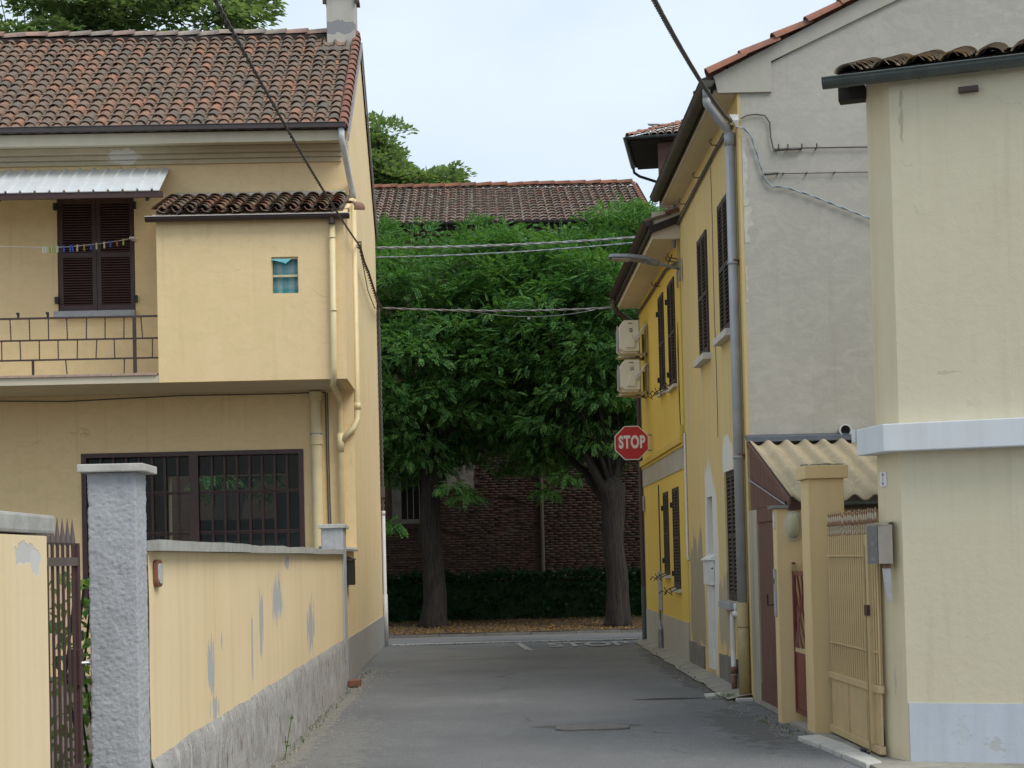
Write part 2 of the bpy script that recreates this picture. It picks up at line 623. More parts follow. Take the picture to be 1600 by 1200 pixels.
M['grey_pipe'] = simple('grey_pipe', (0.33, 0.34, 0.35), 0.5, var=0.2, nscale=4)
M['tan_pipe'] = simple('tan_pipe', (0.42, 0.33, 0.16), 0.55, var=0.25, nscale=5)
M['zinc'] = simple('zinc_gutter', (0.10, 0.115, 0.11), 0.45, 0.4, var=0.35, nscale=4)
M['moss_gutter'] = simple('mossy_dark_gutter', (0.075, 0.07, 0.055), 0.7, var=0.5, nscale=3)
M['flash'] = simple('slate_blue_flashing', (0.10, 0.115, 0.145), 0.4, 0.3)
M['verge_metal'] = simple('verge_metal', (0.33, 0.31, 0.33), 0.45, 0.2)
M['awning'] = simple('white_ribbed_metal', (0.70, 0.73, 0.74), 0.3, 0.1, var=0.1, nscale=3)
M['white'] = simple('white_paint', (0.70, 0.70, 0.68), 0.6, var=0.18, nscale=5)
M['sill_grey'] = simple('grey_sill', (0.36, 0.37, 0.39), 0.6)
M['sill_white'] = simple('white_stone_sill', (0.60, 0.58, 0.54), 0.7)
M['terracotta'] = simple('terracotta', (0.25, 0.10, 0.055), 0.6)
M['pink_tile'] = simple('pink_edge_tile', (0.46, 0.32, 0.25), 0.6, var=0.25)
M['glass'] = glass_mat('window_glass', (0.82, 0.87, 0.86))
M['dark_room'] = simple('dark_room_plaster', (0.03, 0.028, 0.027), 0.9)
M['rust'] = simple('rusty_iron', (0.22, 0.11, 0.065), 0.8, var=0.5, nscale=30)
M['chrome'] = simple('chrome_handle', (0.7, 0.7, 0.7), 0.2, 1.0)
M['lamp_glass'] = simple('frosted_lamp_cover', (0.42, 0.40, 0.26), 0.35, var=0.15)
M['ac'] = simple('ivory_casing', (0.74, 0.71, 0.62), 0.45, var=0.08, nscale=3)
M['lum'] = simple('grey_luminaire', (0.26, 0.28, 0.30), 0.45, 0.3)
M['lens'] = simple('luminaire_lens', (0.45, 0.42, 0.33), 0.3)
M['red_sign'] = simple('red_sign_face', (0.48, 0.018, 0.022), 0.35, var=0.08)
M['white_sign'] = simple('white_sign_film', (0.74, 0.72, 0.72), 0.4, var=0.05)
M['steel'] = simple('dull_steel', (0.28, 0.28, 0.28), 0.5, 0.6)
M['meter'] = simple('grey_beige_box', (0.30, 0.27, 0.215), 0.5, var=0.15)
M['meter_d'] = simple('grey_box_window', (0.16, 0.17, 0.175), 0.35)
M['gate_ochre'] = simple('ochre_gate_paint', (0.57, 0.435, 0.235), 0.5, var=0.14, nscale=5)
M['gate_red'] = simple('red_brown_gate_paint', (0.15, 0.035, 0.03), 0.4, var=0.2)


def rusty_white():
    t = NT('rusty_white_bars')
    c = t.mix(t.rng(t.noise(28, 4, 0.7), 0.45, 0.56), (0.52, 0.46, 0.36), (0.26, 0.13, 0.07))
    t.base(c)
    t.rough(0.8)
    return t.m


M['rusty_white'] = rusty_white()


def planks_mat():
    t = NT('red_brown_planks')
    c = t.mix(t.rng(t.noise(5, 5, 0.6, vec=t.coord((4, 4, 0.5))), 0.35, 0.7), (0.150, 0.072, 0.056), (0.095, 0.042, 0.034))
    t.base(c)
    t.rough(0.65)
    t.bump(t.noise(20, 4, 0.6, vec=t.coord((5, 5, 0.4))), 0.3, 0.003)
    return t.m


M['planks'] = planks_mat()


def eternit():
    t = NT('old_corrugated_sheet')
    c = t.mix(t.rng(t.noise(2.2, 5, 0.6), 0.35, 0.7), (0.38, 0.315, 0.205), (0.29, 0.24, 0.155))
    c = t.mix(t.rng(t.noise(9, 5, 0.7), 0.58, 0.7, 0, 0.55), c, (0.55, 0.50, 0.37))
    c = t.mix(t.rng(t.noise(26, 4, 0.7), 0.64, 0.7, 0, 0.8), c, (0.66, 0.64, 0.56))
    t.base(c)
    t.rough(0.95)
    t.bump(t.noise(60, 4, 0.6), 0.35, 0.004)
    return t.m


M['eternit'] = eternit()
WHITE_PATCH = (0.66, 0.64, 0.58)
# gable house street side: x out of wall, y along the street from its near corner, z up
M['ochre_wall'] = plaster('streaky_ochre_plaster', (0.68, 0.51, 0.20), (0.60, 0.445, 0.185), streak=(0.46, 0.41, 0.29), streak_amt=0.8, blotch=0.7,
    peel=[((0, 3.05, 1.45), (0.3, 0.62, 1.35), WHITE_PATCH, 0.32, 3.0, VS), ((0, 1.47, 2.72), (0.3, 0.42, 0.28), WHITE_PATCH, 0.35, 6, VS),
          ((0, 4.65, 1.05), (0.4, 0.85, 0.95), (0.33, 0.28, 0.19), 0.5, 2.2, VS), ((0, 1.9, 0.85), (0.4, 0.55, 0.5), (0.38, 0.33, 0.23), 0.55, 3, VS)])
M['grey_gable'] = plaster('grey_cement_render', (0.405, 0.388, 0.34), (0.345, 0.33, 0.285), streak=(0.37, 0.36, 0.32), streak_amt=0.35, blotch=0.8, bump=0.6, extra=aged((0.45, 0.43, 0.375), (0.31, 0.295, 0.25), 0.5, 0.35, 0.4, 0.7))
M['gable_band'] = plaster('grey_verge_render', (0.42, 0.402, 0.35), (0.365, 0.348, 0.30), streak=(0.33, 0.33, 0.24), streak_amt=0.4, blotch=0.8, bump=0.4)
M['corner_strip'] = plaster('corner_plaster', (0.50, 0.37, 0.14), (0.52, 0.42, 0.22), streak=(0.4, 0.33, 0.2), streak_amt=0.6)
M['shed_wall'] = plaster('stained_grey_plaster', (0.42, 0.38, 0.28), (0.30, 0.275, 0.21), streak=(0.20, 0.185, 0.15), streak_amt=0.7, blotch=0.9)
M['soffit'] = plaster('tan_soffit', (0.66, 0.58, 0.42), (0.57, 0.495, 0.35), streak=None, bump=0.1)
M['soffit_edge'] = plaster('pale_soffit_edge', (0.62, 0.55, 0.42), (0.52, 0.46, 0.35), streak=None, bump=0.1)
M['bright_yellow'] = plaster('bright_yellow_plaster', (0.70, 0.515, 0.10), (0.63, 0.45, 0.095), streak=(0.56, 0.41, 0.11), streak_amt=0.45)
M['grey_paint'] = plaster('pale_grey_paint', (0.42, 0.40, 0.345), (0.35, 0.335, 0.285), streak=(0.29, 0.27, 0.22), streak_amt=0.5)
M['yellow_trim'] = plaster('yellow_cornice', (0.64, 0.46, 0.09), (0.50, 0.36, 0.09), streak=None)
M['ochre_pillar'] = plaster('ochre_pillar_plaster', (0.67, 0.51, 0.275), (0.61, 0.45, 0.23), streak=(0.56, 0.40, 0.20), streak_amt=0.35)
M['pale_house'] = plaster('pale_cream_plaster', (0.65, 0.59, 0.43), (0.61, 0.545, 0.385), streak=(0.575, 0.51, 0.35), streak_amt=0.35, blotch=0.7, bump=0.5, extra=aged((0.59, 0.52, 0.38), (0.51, 0.445, 0.315), .3, .3, .35),
    peel=[((0.08, -.03, 4.85), (0.012, .4, 0.22), (0.45, 0.405, 0.285), 1.2, 30, (1, 1, .25)), ((0.33, -.1, 2.9), (0.10, .4, 0.012), (0.54, 0.48, 0.32), 0.8, 30, None)])
M['pale_strip'] = plaster('worn_cream_plaster', (0.69, 0.615, 0.44), (0.62, 0.535, 0.34), streak=(0.57, 0.46, 0.245), streak_amt=0.55, blotch=0.8,
    peel=[((-.05, .15, 0.6), (0.3, 0.02, 0.12), (0.50, 0.46, 0.38), 1.3, 24, VS)])
M['blue_plinth'] = plaster('pale_blue_plinth_paint', (0.54, 0.59, 0.66), (0.48, 0.53, 0.60), streak=(0.40, 0.42, 0.43), streak_amt=0.45, bump=0.3,
    peel=[((0.36, -0.13, 0.25), (0.05, 0.5, 0.07), (0.50, 0.54, 0.58), 1.4, 16, None), ((0.58, -0.21, 0.14), (0.07, 0.5, 0.05), (0.47, 0.49, 0.50), 1.4, 18, None)])
M['white_band'] = plaster('white_band_paint', (0.66, 0.685, 0.70), (0.60, 0.625, 0.64), streak=(0.48, 0.48, 0.46), streak_amt=0.35, bump=0.2)
M['chimney'] = plaster('chimney_render', (0.47, 0.45, 0.40), (0.40, 0.385, 0.34), streak=(0.33, 0.32, 0.30), streak_amt=0.4,
    peel=[((-0.35, 3.0, 10.33), (0.5, 0.6, 0.12), (0.25, 0.25, 0.26), 0.35, 8, None)])


def mk_asphalt():
    t = NT('asphalt')
    fine = t.noise(95, 5, 0.8)
    c = t.mix(t.rng(fine, 0.38, 0.62), (0.085, 0.087, 0.09), (0.235, 0.236, 0.236))
    grit = t.noise(52, 3, 0.7, vec=t.coord(loc=(4, 2, 0)))
    c = t.mix(t.rng(grit, 0.60, 0.68, 0, 0.55), c, (0.34, 0.335, 0.32))
    c = t.mix(t.rng(grit, 0.30, 0.40, 0.45, 0), c, (0.05, 0.05, 0.052))
    big = t.noise(0.55, 5, 0.6)
    c = t.mix(t.rng(big, 0.38, 0.68, 0, 0.6), c, (0.105, 0.107, 0.11))
    med = t.noise(2.5, 5, 0.65, vec=t.coord((1, 0.35, 1)))
    c = t.mix(t.rng(med, 0.52, 0.72, 0, 0.3), c, (0.225, 0.222, 0.215))
    wn_ = t.n('ShaderNodeTexVoronoi')
    wn_.feature = 'DISTANCE_TO_EDGE'
    wn_.inputs['Scale'].default_value = 0.33
    dv = t.t.nodes.new('ShaderNodeVectorMath')
    dv.operation = 'ADD'
    nz = t.t.nodes.new('ShaderNodeTexNoise')
    nz.inputs['Scale'].default_value = 1.3
    nz.inputs['Detail'].default_value = 4
    t.l(t.coord(), nz.inputs['Vector'])
    t.l(t.coord(), dv.inputs[0])
    t.l(nz.outputs['Color'], dv.inputs[1])
    t.l(dv.outputs[0], wn_.inputs['Vector'])
    crack = t.math('MULTIPLY', t.rng(wn_.outputs['Distance'], 0.0, 0.010, 1.0, 0.0), t.rng(t.noise(0.8, 3), 0.52, 0.6))
    c = t.mix(t.math('MULTIPLY', crack, 0.7), c, (0.045, 0.044, 0.04))
    # trench repairs across the street
    for (pc, pr, f_) in (((0.2, 16.2, 0), (1.5, 0.35, 1), 0.18), ((-0.4, 19.6, 0), (0.9, 1.1, 1), 0.2), ((1.0, 22.6, 0), (1.7, 0.5, 1), 0.18), ((0.5, 25.2, 0), (2.0, 0.28, 1), 0.2)):
        c = t.mix(t.math('MULTIPLY', t.blob(pc, pr, 0.22, 2.2), f_), c, (0.085, 0.086, 0.088))
    # tar joint and damp edges along the right-hand house fronts
    c = t.mix(t.blob((2.02, 17.55, 0), (0.42, 0.11, 1), 0.25, 7), c, (0.03, 0.03, 0.03))
    c = t.mix(t.math('MULTIPLY', t.blob((2.68, 21.5, 0), (0.30, 5.0, 1), 0.5, 4), 0.7), c, (0.075, 0.072, 0.064))
    c = t.mix(t.math('MULTIPLY', t.blob((2.38, 14.6, 0), (0.30, 1.6, 1), 0.9, 6), 0.6), c, (0.075, 0.072, 0.066))
    c = t.mix(t.math('MULTIPLY', t.blob((-1.62, 14, 0), (0.12, 7.5, 1), 0.8, 9), 0.4), c, (0.30, 0.275, 0.22))
    c = t.mix(t.math('MULTIPLY', t.blob((-1.35, 13.2, 0), (0.32, 2.8, 1), 1.3, 9), 0.22), c, (0.31, 0.285, 0.23))
    c = t.mix(t.math('MULTIPLY', t.blob((0.95, 14.98, 0), (0.5, 0.2, 1), 0.4, 6), 0.7), c, (0.06, 0.055, 0.05))
    t.base(c)
    t.rough(0.9)
    b = t.bump(t.noise(120, 3, 0.7), 0.7, 0.008)
    t.bump(t.noise(3, 4, 0.5), 0.3, 0.03, prev=b)
    return t.m


M['asphalt'] = mk_asphalt()


def mk_soil(name, a, b, c3):
    t = NT(name)
    c = t.mix(t.rng(t.noise(1.5, 5, 0.6), 0.35, 0.65), a, b)
    c = t.mix(t.rng(t.noise(22, 4, 0.7), 0.5, 0.68), c, c3)
    t.base(c)
    t.rough(1.0)
    t.bump(t.noise(30, 5, 0.7), 0.8, 0.03)
    return t.m


M['soil'] = mk_soil('verge_soil', (0.10, 0.07, 0.04), (0.07, 0.05, 0.03), (0.17, 0.10, 0.045))
M['earth'] = mk_soil('earth', (0.13, 0.11, 0.08), (0.09, 0.08, 0.055), (0.16, 0.14, 0.10))


def faded_paint():
    t = NT('worn_road_paint')
    c = t.mix(t.rng(t.noise(26, 5, 0.7), 0.40, 0.58), (0.50, 0.50, 0.48), (0.17, 0.168, 0.16))
    t.base(c)
    t.rough(0.8)
    return t.m


M['road_paint'] = faded_paint()


def bark():
    t = NT('furrowed_bark')
    v = t.coord((7, 7, 0.8))
    n = t.noise(3.0, 6, 0.7, vec=v, dist=0.4)
    t.base(t.mix(t.rng(n, 0.35, 0.65), (0.010, 0.008, 0.007), (0.052, 0.042, 0.034)))
    t.rough(0.95)
    t.bump(n, 1.0, 0.06)
    return t.m


M['bark'] = bark()


def brick_mat(name, instanced):
    t = NT(name)
    ge = t.t.nodes.new('ShaderNodeNewGeometry')
    if instanced:
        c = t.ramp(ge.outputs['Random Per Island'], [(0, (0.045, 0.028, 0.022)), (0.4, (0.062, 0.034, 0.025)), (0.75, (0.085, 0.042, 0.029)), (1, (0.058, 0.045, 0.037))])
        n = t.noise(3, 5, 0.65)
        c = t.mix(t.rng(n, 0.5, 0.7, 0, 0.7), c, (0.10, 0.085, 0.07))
    else:
        br = t.t.nodes.new('ShaderNodeTexBrick')
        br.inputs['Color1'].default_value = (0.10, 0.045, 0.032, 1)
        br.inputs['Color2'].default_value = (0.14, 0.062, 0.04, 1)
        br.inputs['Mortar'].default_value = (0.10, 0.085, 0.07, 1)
        br.inputs['Scale'].default_value = 1.0
        br.inputs['Brick Width'].default_value = 0.26
        br.inputs['Row Height'].default_value = 0.07
        br.inputs['Mortar Size'].default_value = 0.008
        t.l(t.coord(rot=(R_(90), 0, 0)), br.inputs['Vector'])
        c = t.mix(t.rng(t.noise(1.2, 5, 0.6), 0.4, 0.7, 0, 0.6), br.outputs['Color'], (0.11, 0.09, 0.075))
    t.base(c)
    t.rough(0.95)
    t.bump(t.noise(40, 4, 0.7), 0.5, 0.01)
    return t.m


M['brick'] = brick_mat('old_brick', True)
M['brick_far'] = brick_mat('old_brick_masonry', False)
M['mortar'] = simple('dirty_mortar', (0.13, 0.11, 0.09), 0.95, var=0.4, nscale=4)
M['robinia_leaf'] = leaf_mat('robinia_leaf', (0.034, 0.10, 0.048), (0.070, 0.18, 0.062), (0.19, 0.33, 0.085), 0.36)
M['plane_leaf'] = leaf_mat('plane_leaf', (0.12, 0.175, 0.10), (0.175, 0.25, 0.13), (0.245, 0.325, 0.165), 0.45)  # paler, bluer greens: the haze of distance is put into the leaf colour
M['hedge_leaf'] = leaf_mat('hedge_leaf', (0.012, 0.034, 0.016), (0.020, 0.052, 0.022), (0.032, 0.072, 0.026), 0.2)
M['vine_leaf'] = leaf_mat('vine_leaf', (0.05, 0.12, 0.03), (0.08, 0.17, 0.035), (0.18, 0.23, 0.05), 0.35)
M['litter'] = leaf_mat('fallen_leaf', (0.12, 0.065, 0.028), (0.19, 0.105, 0.04), (0.33, 0.21, 0.075), 0.1)
M['grass'] = leaf_mat('grass_blade', (0.05, 0.10, 0.02), (0.08, 0.15, 0.03), (0.15, 0.20, 0.06), 0.3)


# ------------------------------------------------------------------ helpers: tiles, leaves, text, cables
def tile_shape(r_low, r_up, L, th=0.014, seg=8, arch=0.92):
    """one barrel tile: lower end at the origin, running up along +Y, arched in Z"""
    mb = MB()
    A = [math.pi * (0.03 + 0.94 * k / seg) for k in range(seg + 1)]
    ring = lambda r, y, z=0: [(r * math.cos(a), y, r * math.sin(a) * arch + z) for a in A]
    vs = ring(r_low, 0) + ring(r_up, L) + ring(r_low - th, 0) + ring(r_low - th * 1.6, L * 0.45)
    n = seg + 1
    fs = []
    for k in range(seg):
        fs += [(k + 1, k, n + k, n + k + 1), (2 * n + k, 2 * n + k + 1, k + 1, k), (3 * n + k, 3 * n + k + 1, 2 * n + k + 1, 2 * n + k)]
    mb.add(vs, fs)
    return mb


def tile_roof(parent, O, u, s, ncol, nrow, pitch, expo, mat, keep=300, r=0.082, L=0.40, lift=0.035, skip=None, stuff='upper_tiles', channel=True, kept_first=None, step=0.026, arch=0.85):
    """rows of single barrel tiles up a slope; O is the middle of the lowest tile of column 0"""
    O, u, s = Vector(O), Vector(u).normalized(), Vector(s).normalized()
    n = u.cross(s)
    fu = u
    if n.z < 0:
        n, fu = -n, -u
    off = OFF[parent.name]
    base = tile_shape(r, r * 0.86, L, arch=arch)
    me = base.mesh('tile', mat, smooth=True, fix=False)
    bv = np.array([v[:] for v in base.v])
    bf = np.array(base.f)
    cells = [(c, q) for q in range(nrow) for c in range(ncol) if not (skip and skip(c, q))]
    if kept_first:
        cells.sort(key=kept_first)
    F = Matrix((fu, s, n)).transposed()
    SV, SF = [], []
    col_w = [rnd.uniform(-0.006, 0.006) for _ in range(ncol)]
    for i, (c, q) in enumerate(cells):
        jx, jy = col_w[c] + rnd.gauss(0, 0.004), rnd.gauss(0, 0.014)
        rot = F.to_4x4() @ Matrix.Rotation(R_(rnd.gauss(0, 1.6)), 4, 'Z') @ Matrix.Rotation(-math.atan2(step, expo) + R_(rnd.gauss(0, 0.5)), 4, 'X') @ Matrix.Rotation(R_(rnd.gauss(0, 2.2)), 4, 'Y')
        pos = O + u * (c * pitch + jx) + s * (q * expo + jy) + n * lift
        if i < keep:
            inst(me, 'tile', parent, pos - off, rot)
        else:
            m3 = np.array(rot.to_3x3())
            SV.append(bv @ m3.T + np.array((pos - off)[:]))
            SF.append(bf + len(bv) * (i - keep))
    if SV:
        o = inst(np_mesh(stuff, np.concatenate(SV), np.concatenate(SF), mat, True), stuff, parent)
        o['kind'] = 'stuff'
    if channel:
        mb = MB()
        Ls = nrow * expo + 0.1
        for c in range(0, ncol - 1):
            for q in range(0, nrow + 1):
                y0, y1 = q * expo - 0.05, q * expo + expo + 0.02
                pr = []
                for k in range(5):
                    a = math.pi * (1.0 + k / 4)
                    pr.append((math.cos(a) * pitch * 0.46, 0.055 + math.sin(a) * 0.055))
                vs = []
                for y, dz in ((y0, 0.018), (y1, 0.0)):
                    for (x, z) in pr:
                        vs.append(O + u * ((c + 0.5) * pitch + x) + s * y + n * (z + dz))
                mb.add(vs, [(k, k + 1, k + 6, k + 5) for k in range(4)])
        mb.build('channel_tiles', mat, parent, smooth=False, kind='stuff')


def ridge_row(parent, a, b, n_, r, mat, name='ridge_tile', bow=0.0):
    a, b = Vector(a), Vector(b)
    d = (b - a)
    L = d.length / n_
    u = d.normalized()
    side = Vector((0, 0, 1)).cross(u).normalized()
    up = u.cross(side)
    me = tile_shape(r, r * 0.86, L * 1.12, 0.018).mesh(name, mat, smooth=True, fix=False)
    F = Matrix((u.cross(up), u, up)).transposed().to_4x4()
    for i in range(n_):
        p = a + d * (i / n_) + up * rnd.uniform(-0.008, 0.012) + up * (bow * math.sin(math.pi * i / n_))
        inst(me, name, parent, p - OFF[parent.name], F @ Matrix.Rotation(R_(rnd.gauss(-1.5, 1.0)), 4, 'X') @ Matrix.Rotation(R_(rnd.gauss(0, 1.5)), 4, 'Z'))


def leaf_pinnate(pairs=6):
    """a feather leaf, 1 long, along +Y, drooping; each leaflet one folded quad"""
    vs, fs = [], []

    def leaflet(p, d, ln, w):
        p, d = Vector(p), Vector(d).normalized()
        sd = d.cross(Vector((0, 0, 1))).normalized()
        k = len(vs)
        vs.extend([p, p + d * ln * 0.5 + sd * w, p + d * ln + Vector((0, 0, -0.05)), p + d * ln * 0.5 - sd * w])
        fs.append((k, k + 1, k + 2, k + 3))
    for i in range(pairs):
        y = 0.16 + 0.78 * i / pairs
        z = -0.32 * y * y
        ln = 0.30 * (1 - 0.35 * abs(i / pairs - 0.4))
        for sx in (-1, 1):
            leaflet((0, y, z), (sx, 0.42, -0.12), ln * 0.88, 0.078)
    leaflet((0, 0.92, -0.27), (0, 1, -0.3), 0.2, 0.075)
    return np.array([v[:] for v in vs]), np.array(fs)


def leaf_simple():
    vs = np.array([(0, 0, 0), (0.38, 0.42, 0.06), (0.14, 0.75, 0.0), (0, 1.05, -0.16), (-0.14, 0.75, 0.0), (-0.38, 0.42, 0.06), ])
    fs = np.array([(0, 1, 2, 3), (0, 3, 4, 5)])
    return vs, fs


def scatter_leaves(P, D, U, S, shape):
    """P points, D leaf directions, U rough up directions, S sizes -> verts, faces"""
    bv, bf = shape
    y = D / np.linalg.norm(D, axis=1, keepdims=True)
    x = np.cross(y, U)
    x /= np.linalg.norm(x, axis=1, keepdims=True) + 1e-9
    z = np.cross(x, y)
    Mx = np.stack([x, y, z], axis=2) * S[:, None, None]
    V = np.einsum('nij,kj->nki', Mx, bv) + P[:, None, :]
    nv = len(bv)
    Fc = bf[None, :, :] + (np.arange(len(P)) * nv)[:, None, None]
    return V.reshape(-1, 3), Fc.reshape(-1, bf.shape[1])


def clusters_to_leaves(C, Rc, axis, per, size, flat=0.62, droop=0.25):
    """leaves of tufts: C tuft centres, Rc tuft radii, axis the trunk line's (x, y, z) middle"""
    N = len(C) * per
    c = np.repeat(C, per, axis=0)
    rc = np.repeat(Rc, per)
    v = NP.normal(size=(N, 3))
    v /= np.linalg.norm(v, axis=1, keepdims=True)
    v[:, 2] = np.where(v[:, 2] < -0.2, -v[:, 2] * 0.7, v[:, 2])
    rad = NP.uniform(0.25, 1.0, N) ** 0.6
    p = c + v * (rad * rc)[:, None] * np.array([1, 1, flat])
    out = c - np.array(axis)
    out[:, 2] *= 0.4
    out /= np.linalg.norm(out, axis=1, keepdims=True) + 1e-9
    d = v * 0.9 + out * 0.55 + NP.normal(size=(N, 3)) * 0.28
    d[:, 2] -= droop
    up = np.tile(np.array([0, 0, 1.0]), (N, 1)) + out * 0.35 + NP.normal(size=(N, 3)) * 0.3
    s = size * NP.uniform(0.7, 1.25, N)
    return p, d, up, s


def tree(name, label, base, trunk_r, fork_z, crown, nclu, per, size, mat, shape, group=None, limbs=6, rc=(0.42, 0.72), inner=0.45, extra=None, keepfn=None, lean=(0, 0), flare=1.22, fill=0):
    """trunk with limbs and a crown of leaf tufts; crown = list of (centre, radii) ellipsoids in world space"""
    t = thing(name, label, 'tree', base, 0, group)
    bx, by, bz = base
    mb = MB()
    pts, rs = [], []
    for k in range(23):
        f = k / 22
        pts.append((bx + lean[0] * f + 0.03 * math.sin(f * 7), by + lean[1] * f, bz - 0.1 + (fork_z - bz + 0.1) * f))
        rs.append(trunk_r * (flare - (flare - 1) * (f * 4) ** 0.6 if f < 0.25 else 1 - 0.1 * f + 0.18 * max(0, f - 0.7) / 0.3))
    pts += [(bx + lean[0], by + lean[1], fork_z + 0.18), (bx + lean[0], by + lean[1], fork_z + 0.3)]
    rs += [trunk_r * 0.7, trunk_r * 0.2]
    n = 26
    k0 = len(mb.v)
    mb.tube(pts, rs, n)
    for i in range(k0, len(mb.v)):
        p = mb.v[i]
        q = noise.noise(Vector((p.x * 3, p.y * 3, p.z * 0.8)))
        ax = Vector((bx, by, p.z))
        a_ = math.atan2(p.y - by, p.x - bx)
        root = max(0, 1 - (p.z - bz) / .55) ** 1.5 * 0.30 * max(0, math.sin(a_ * 5 + bx))
        knot = 0.22 * max(0, noise.noise(Vector((p.x * 1.7, p.y * 1.7, p.z * 1.9 + 4))))
        mb.v[i] = ax + (p - ax) * (1 + 0.2 * q + root + knot)
    trunk = mb.build('trunk', M['bark'], t, smooth=True)
    C, Rc = [], []
    tot = sum(r[0] * r[1] * r[2] for _, r in crown)
    for (cc, rr) in crown:
        m = max(4, int(nclu * rr[0] * rr[1] * rr[2] / tot))
        got = 0
        while got < m:
            v = NP.normal(size=3)
            v /= np.linalg.norm(v)
            q = np.array(cc) + v * np.array(rr) * NP.uniform(inner, 1.0) ** 0.7
            if keepfn and not keepfn(q):
                got += 0.2
                continue
            C.append(q)
            Rc.append(NP.uniform(*rc))
            got += 1
    C, Rc = np.array(C), np.array(Rc)
    axis = np.array([bx + lean[0], by + lean[1], np.mean([c[0][2] for c in crown])])
    fork = Vector((bx + lean[0], by + lean[1], fork_z))
    lb = MB()
    pick = NP.choice(len(C), size=min(limbs * 4, len(C)), replace=False)
    for j, ci in enumerate(pick):
        e = Vector(C[ci])
        st = fork + Vector((0, 0, -0.55 if j < limbs else -.1))
        mid = st.lerp(e, 0.5) + Vector((0, 0, 0.35)) + Vector((rnd.uniform(-.2, .2), rnd.uniform(-.2, .2), 0))
        r0 = trunk_r * (0.60 if j < limbs else 0.2)
        lb.tube([st, st.lerp(mid, 0.5) + Vector((0, 0, .12)), mid, mid.lerp(e, .6), e], [r0, r0 * 0.62, r0 * 0.32, r0 * 0.18, 0.01], 7, cap=False)
    lb.build('branches', M['bark'], t, smooth=True)
    P, D, U, S = clusters_to_leaves(C, Rc, axis, per, size)
    if extra:
        C2, R2 = np.array([e[:3] for e in extra]), np.array([e[3] for e in extra])
        P2, D2, U2, S2 = clusters_to_leaves(C2, R2, axis, per, size)
        P, D, U, S = np.concatenate([P, P2]), np.concatenate([D, D2]), np.concatenate([U, U2]), np.concatenate([S, S2])
    if fill:
        Q = []
        while len(Q) < fill:
            cc, rr = crown[NP.integers(0, len(crown))]
            v = NP.normal(size=3)
            v /= np.linalg.norm(v)
            Q.append(np.array(cc) + v * np.array(rr) * NP.uniform(0.5, 1.0))
        Q = np.array(Q)
        o_ = Q - axis
        o_ /= np.linalg.norm(o_, axis=1, keepdims=True)
        D2 = o_ * 0.8 + NP.normal(size=Q.shape) * 0.45 + np.array([0, 0, -.15])
        P, D = np.concatenate([P, Q]), np.concatenate([D, D2])
        U = np.concatenate([U, o_ * .5 + NP.normal(size=Q.shape) * .3 + np.array([0, 0, 1.0])])
        S = np.concatenate([S, size * NP.uniform(.7, 1.2, len(Q))])
    V, Fc = scatter_leaves(P - np.array(base), D, U, S, shape)
    inst(np_mesh('crown', V, Fc, mat), 'crown', t)
    return t


def text_mesh(s, size, depth=0.002, sx=1.0, fat=0.0, mat=None, name='lettering', gap=1.0):
    cu = bpy.data.curves.new('txt', 'FONT')
    cu.body = s
    cu.size = size
    cu.extrude = depth
    cu.offset = fat
    cu.space_character = gap
    cu.align_x = 'CENTER'
    cu.align_y = 'CENTER'
    o = bpy.data.objects.new('txt', cu)
    COL.objects.link(o)
    dg = bpy.context.evaluated_depsgraph_get()
    me = bpy.data.meshes.new_from_object(o.evaluated_get(dg))
    bpy.data.objects.remove(o)
    bpy.data.curves.remove(cu)
    me.name = name
    for v in me.vertices:
        v.co.x *= sx
    me.materials.clear()
    if mat:
        me.materials.append(mat)
    return me


def sagline(a, b, sag, n=24):
    a, b = Vector(a), Vector(b)
    return [a.lerp(b, i / n) - Vector((0, 0, sag * 4 * (i / n) * (1 - i / n))) for i in range(n + 1)]


def twist(mb, pts, r, off, pitch, strands=2, n=5):
    """strands wound round each other along a polyline"""
    dense = []
    for i in range(len(pts) - 1):
        a, b = Vector(pts[i]), Vector(pts[i + 1])
        k = max(1, int((b - a).length / (pitch / 7)))
        dense += [a.lerp(b, j / k) for j in range(k)]
    dense.append(Vector(pts[-1]))
    for sidx in range(strands):
        L, out = 0.0, []
        for i, p in enumerate(dense):
            if i:
                L += (p - dense[i - 1]).length
            t = (dense[min(i + 1, len(dense) - 1)] - dense[max(i - 1, 0)]).normalized()
            u = t.cross(Vector((0.2, 0.1, 1) if abs(t.z) < 0.9 else (1, 0.1, 0))).normalized()
            w = t.cross(u)
            an = 2 * math.pi * (L / pitch + sidx / strands)
            out.append(p + (u * math.cos(an) + w * math.sin(an)) * off)
        mb.tube(out, r, n)
    return mb


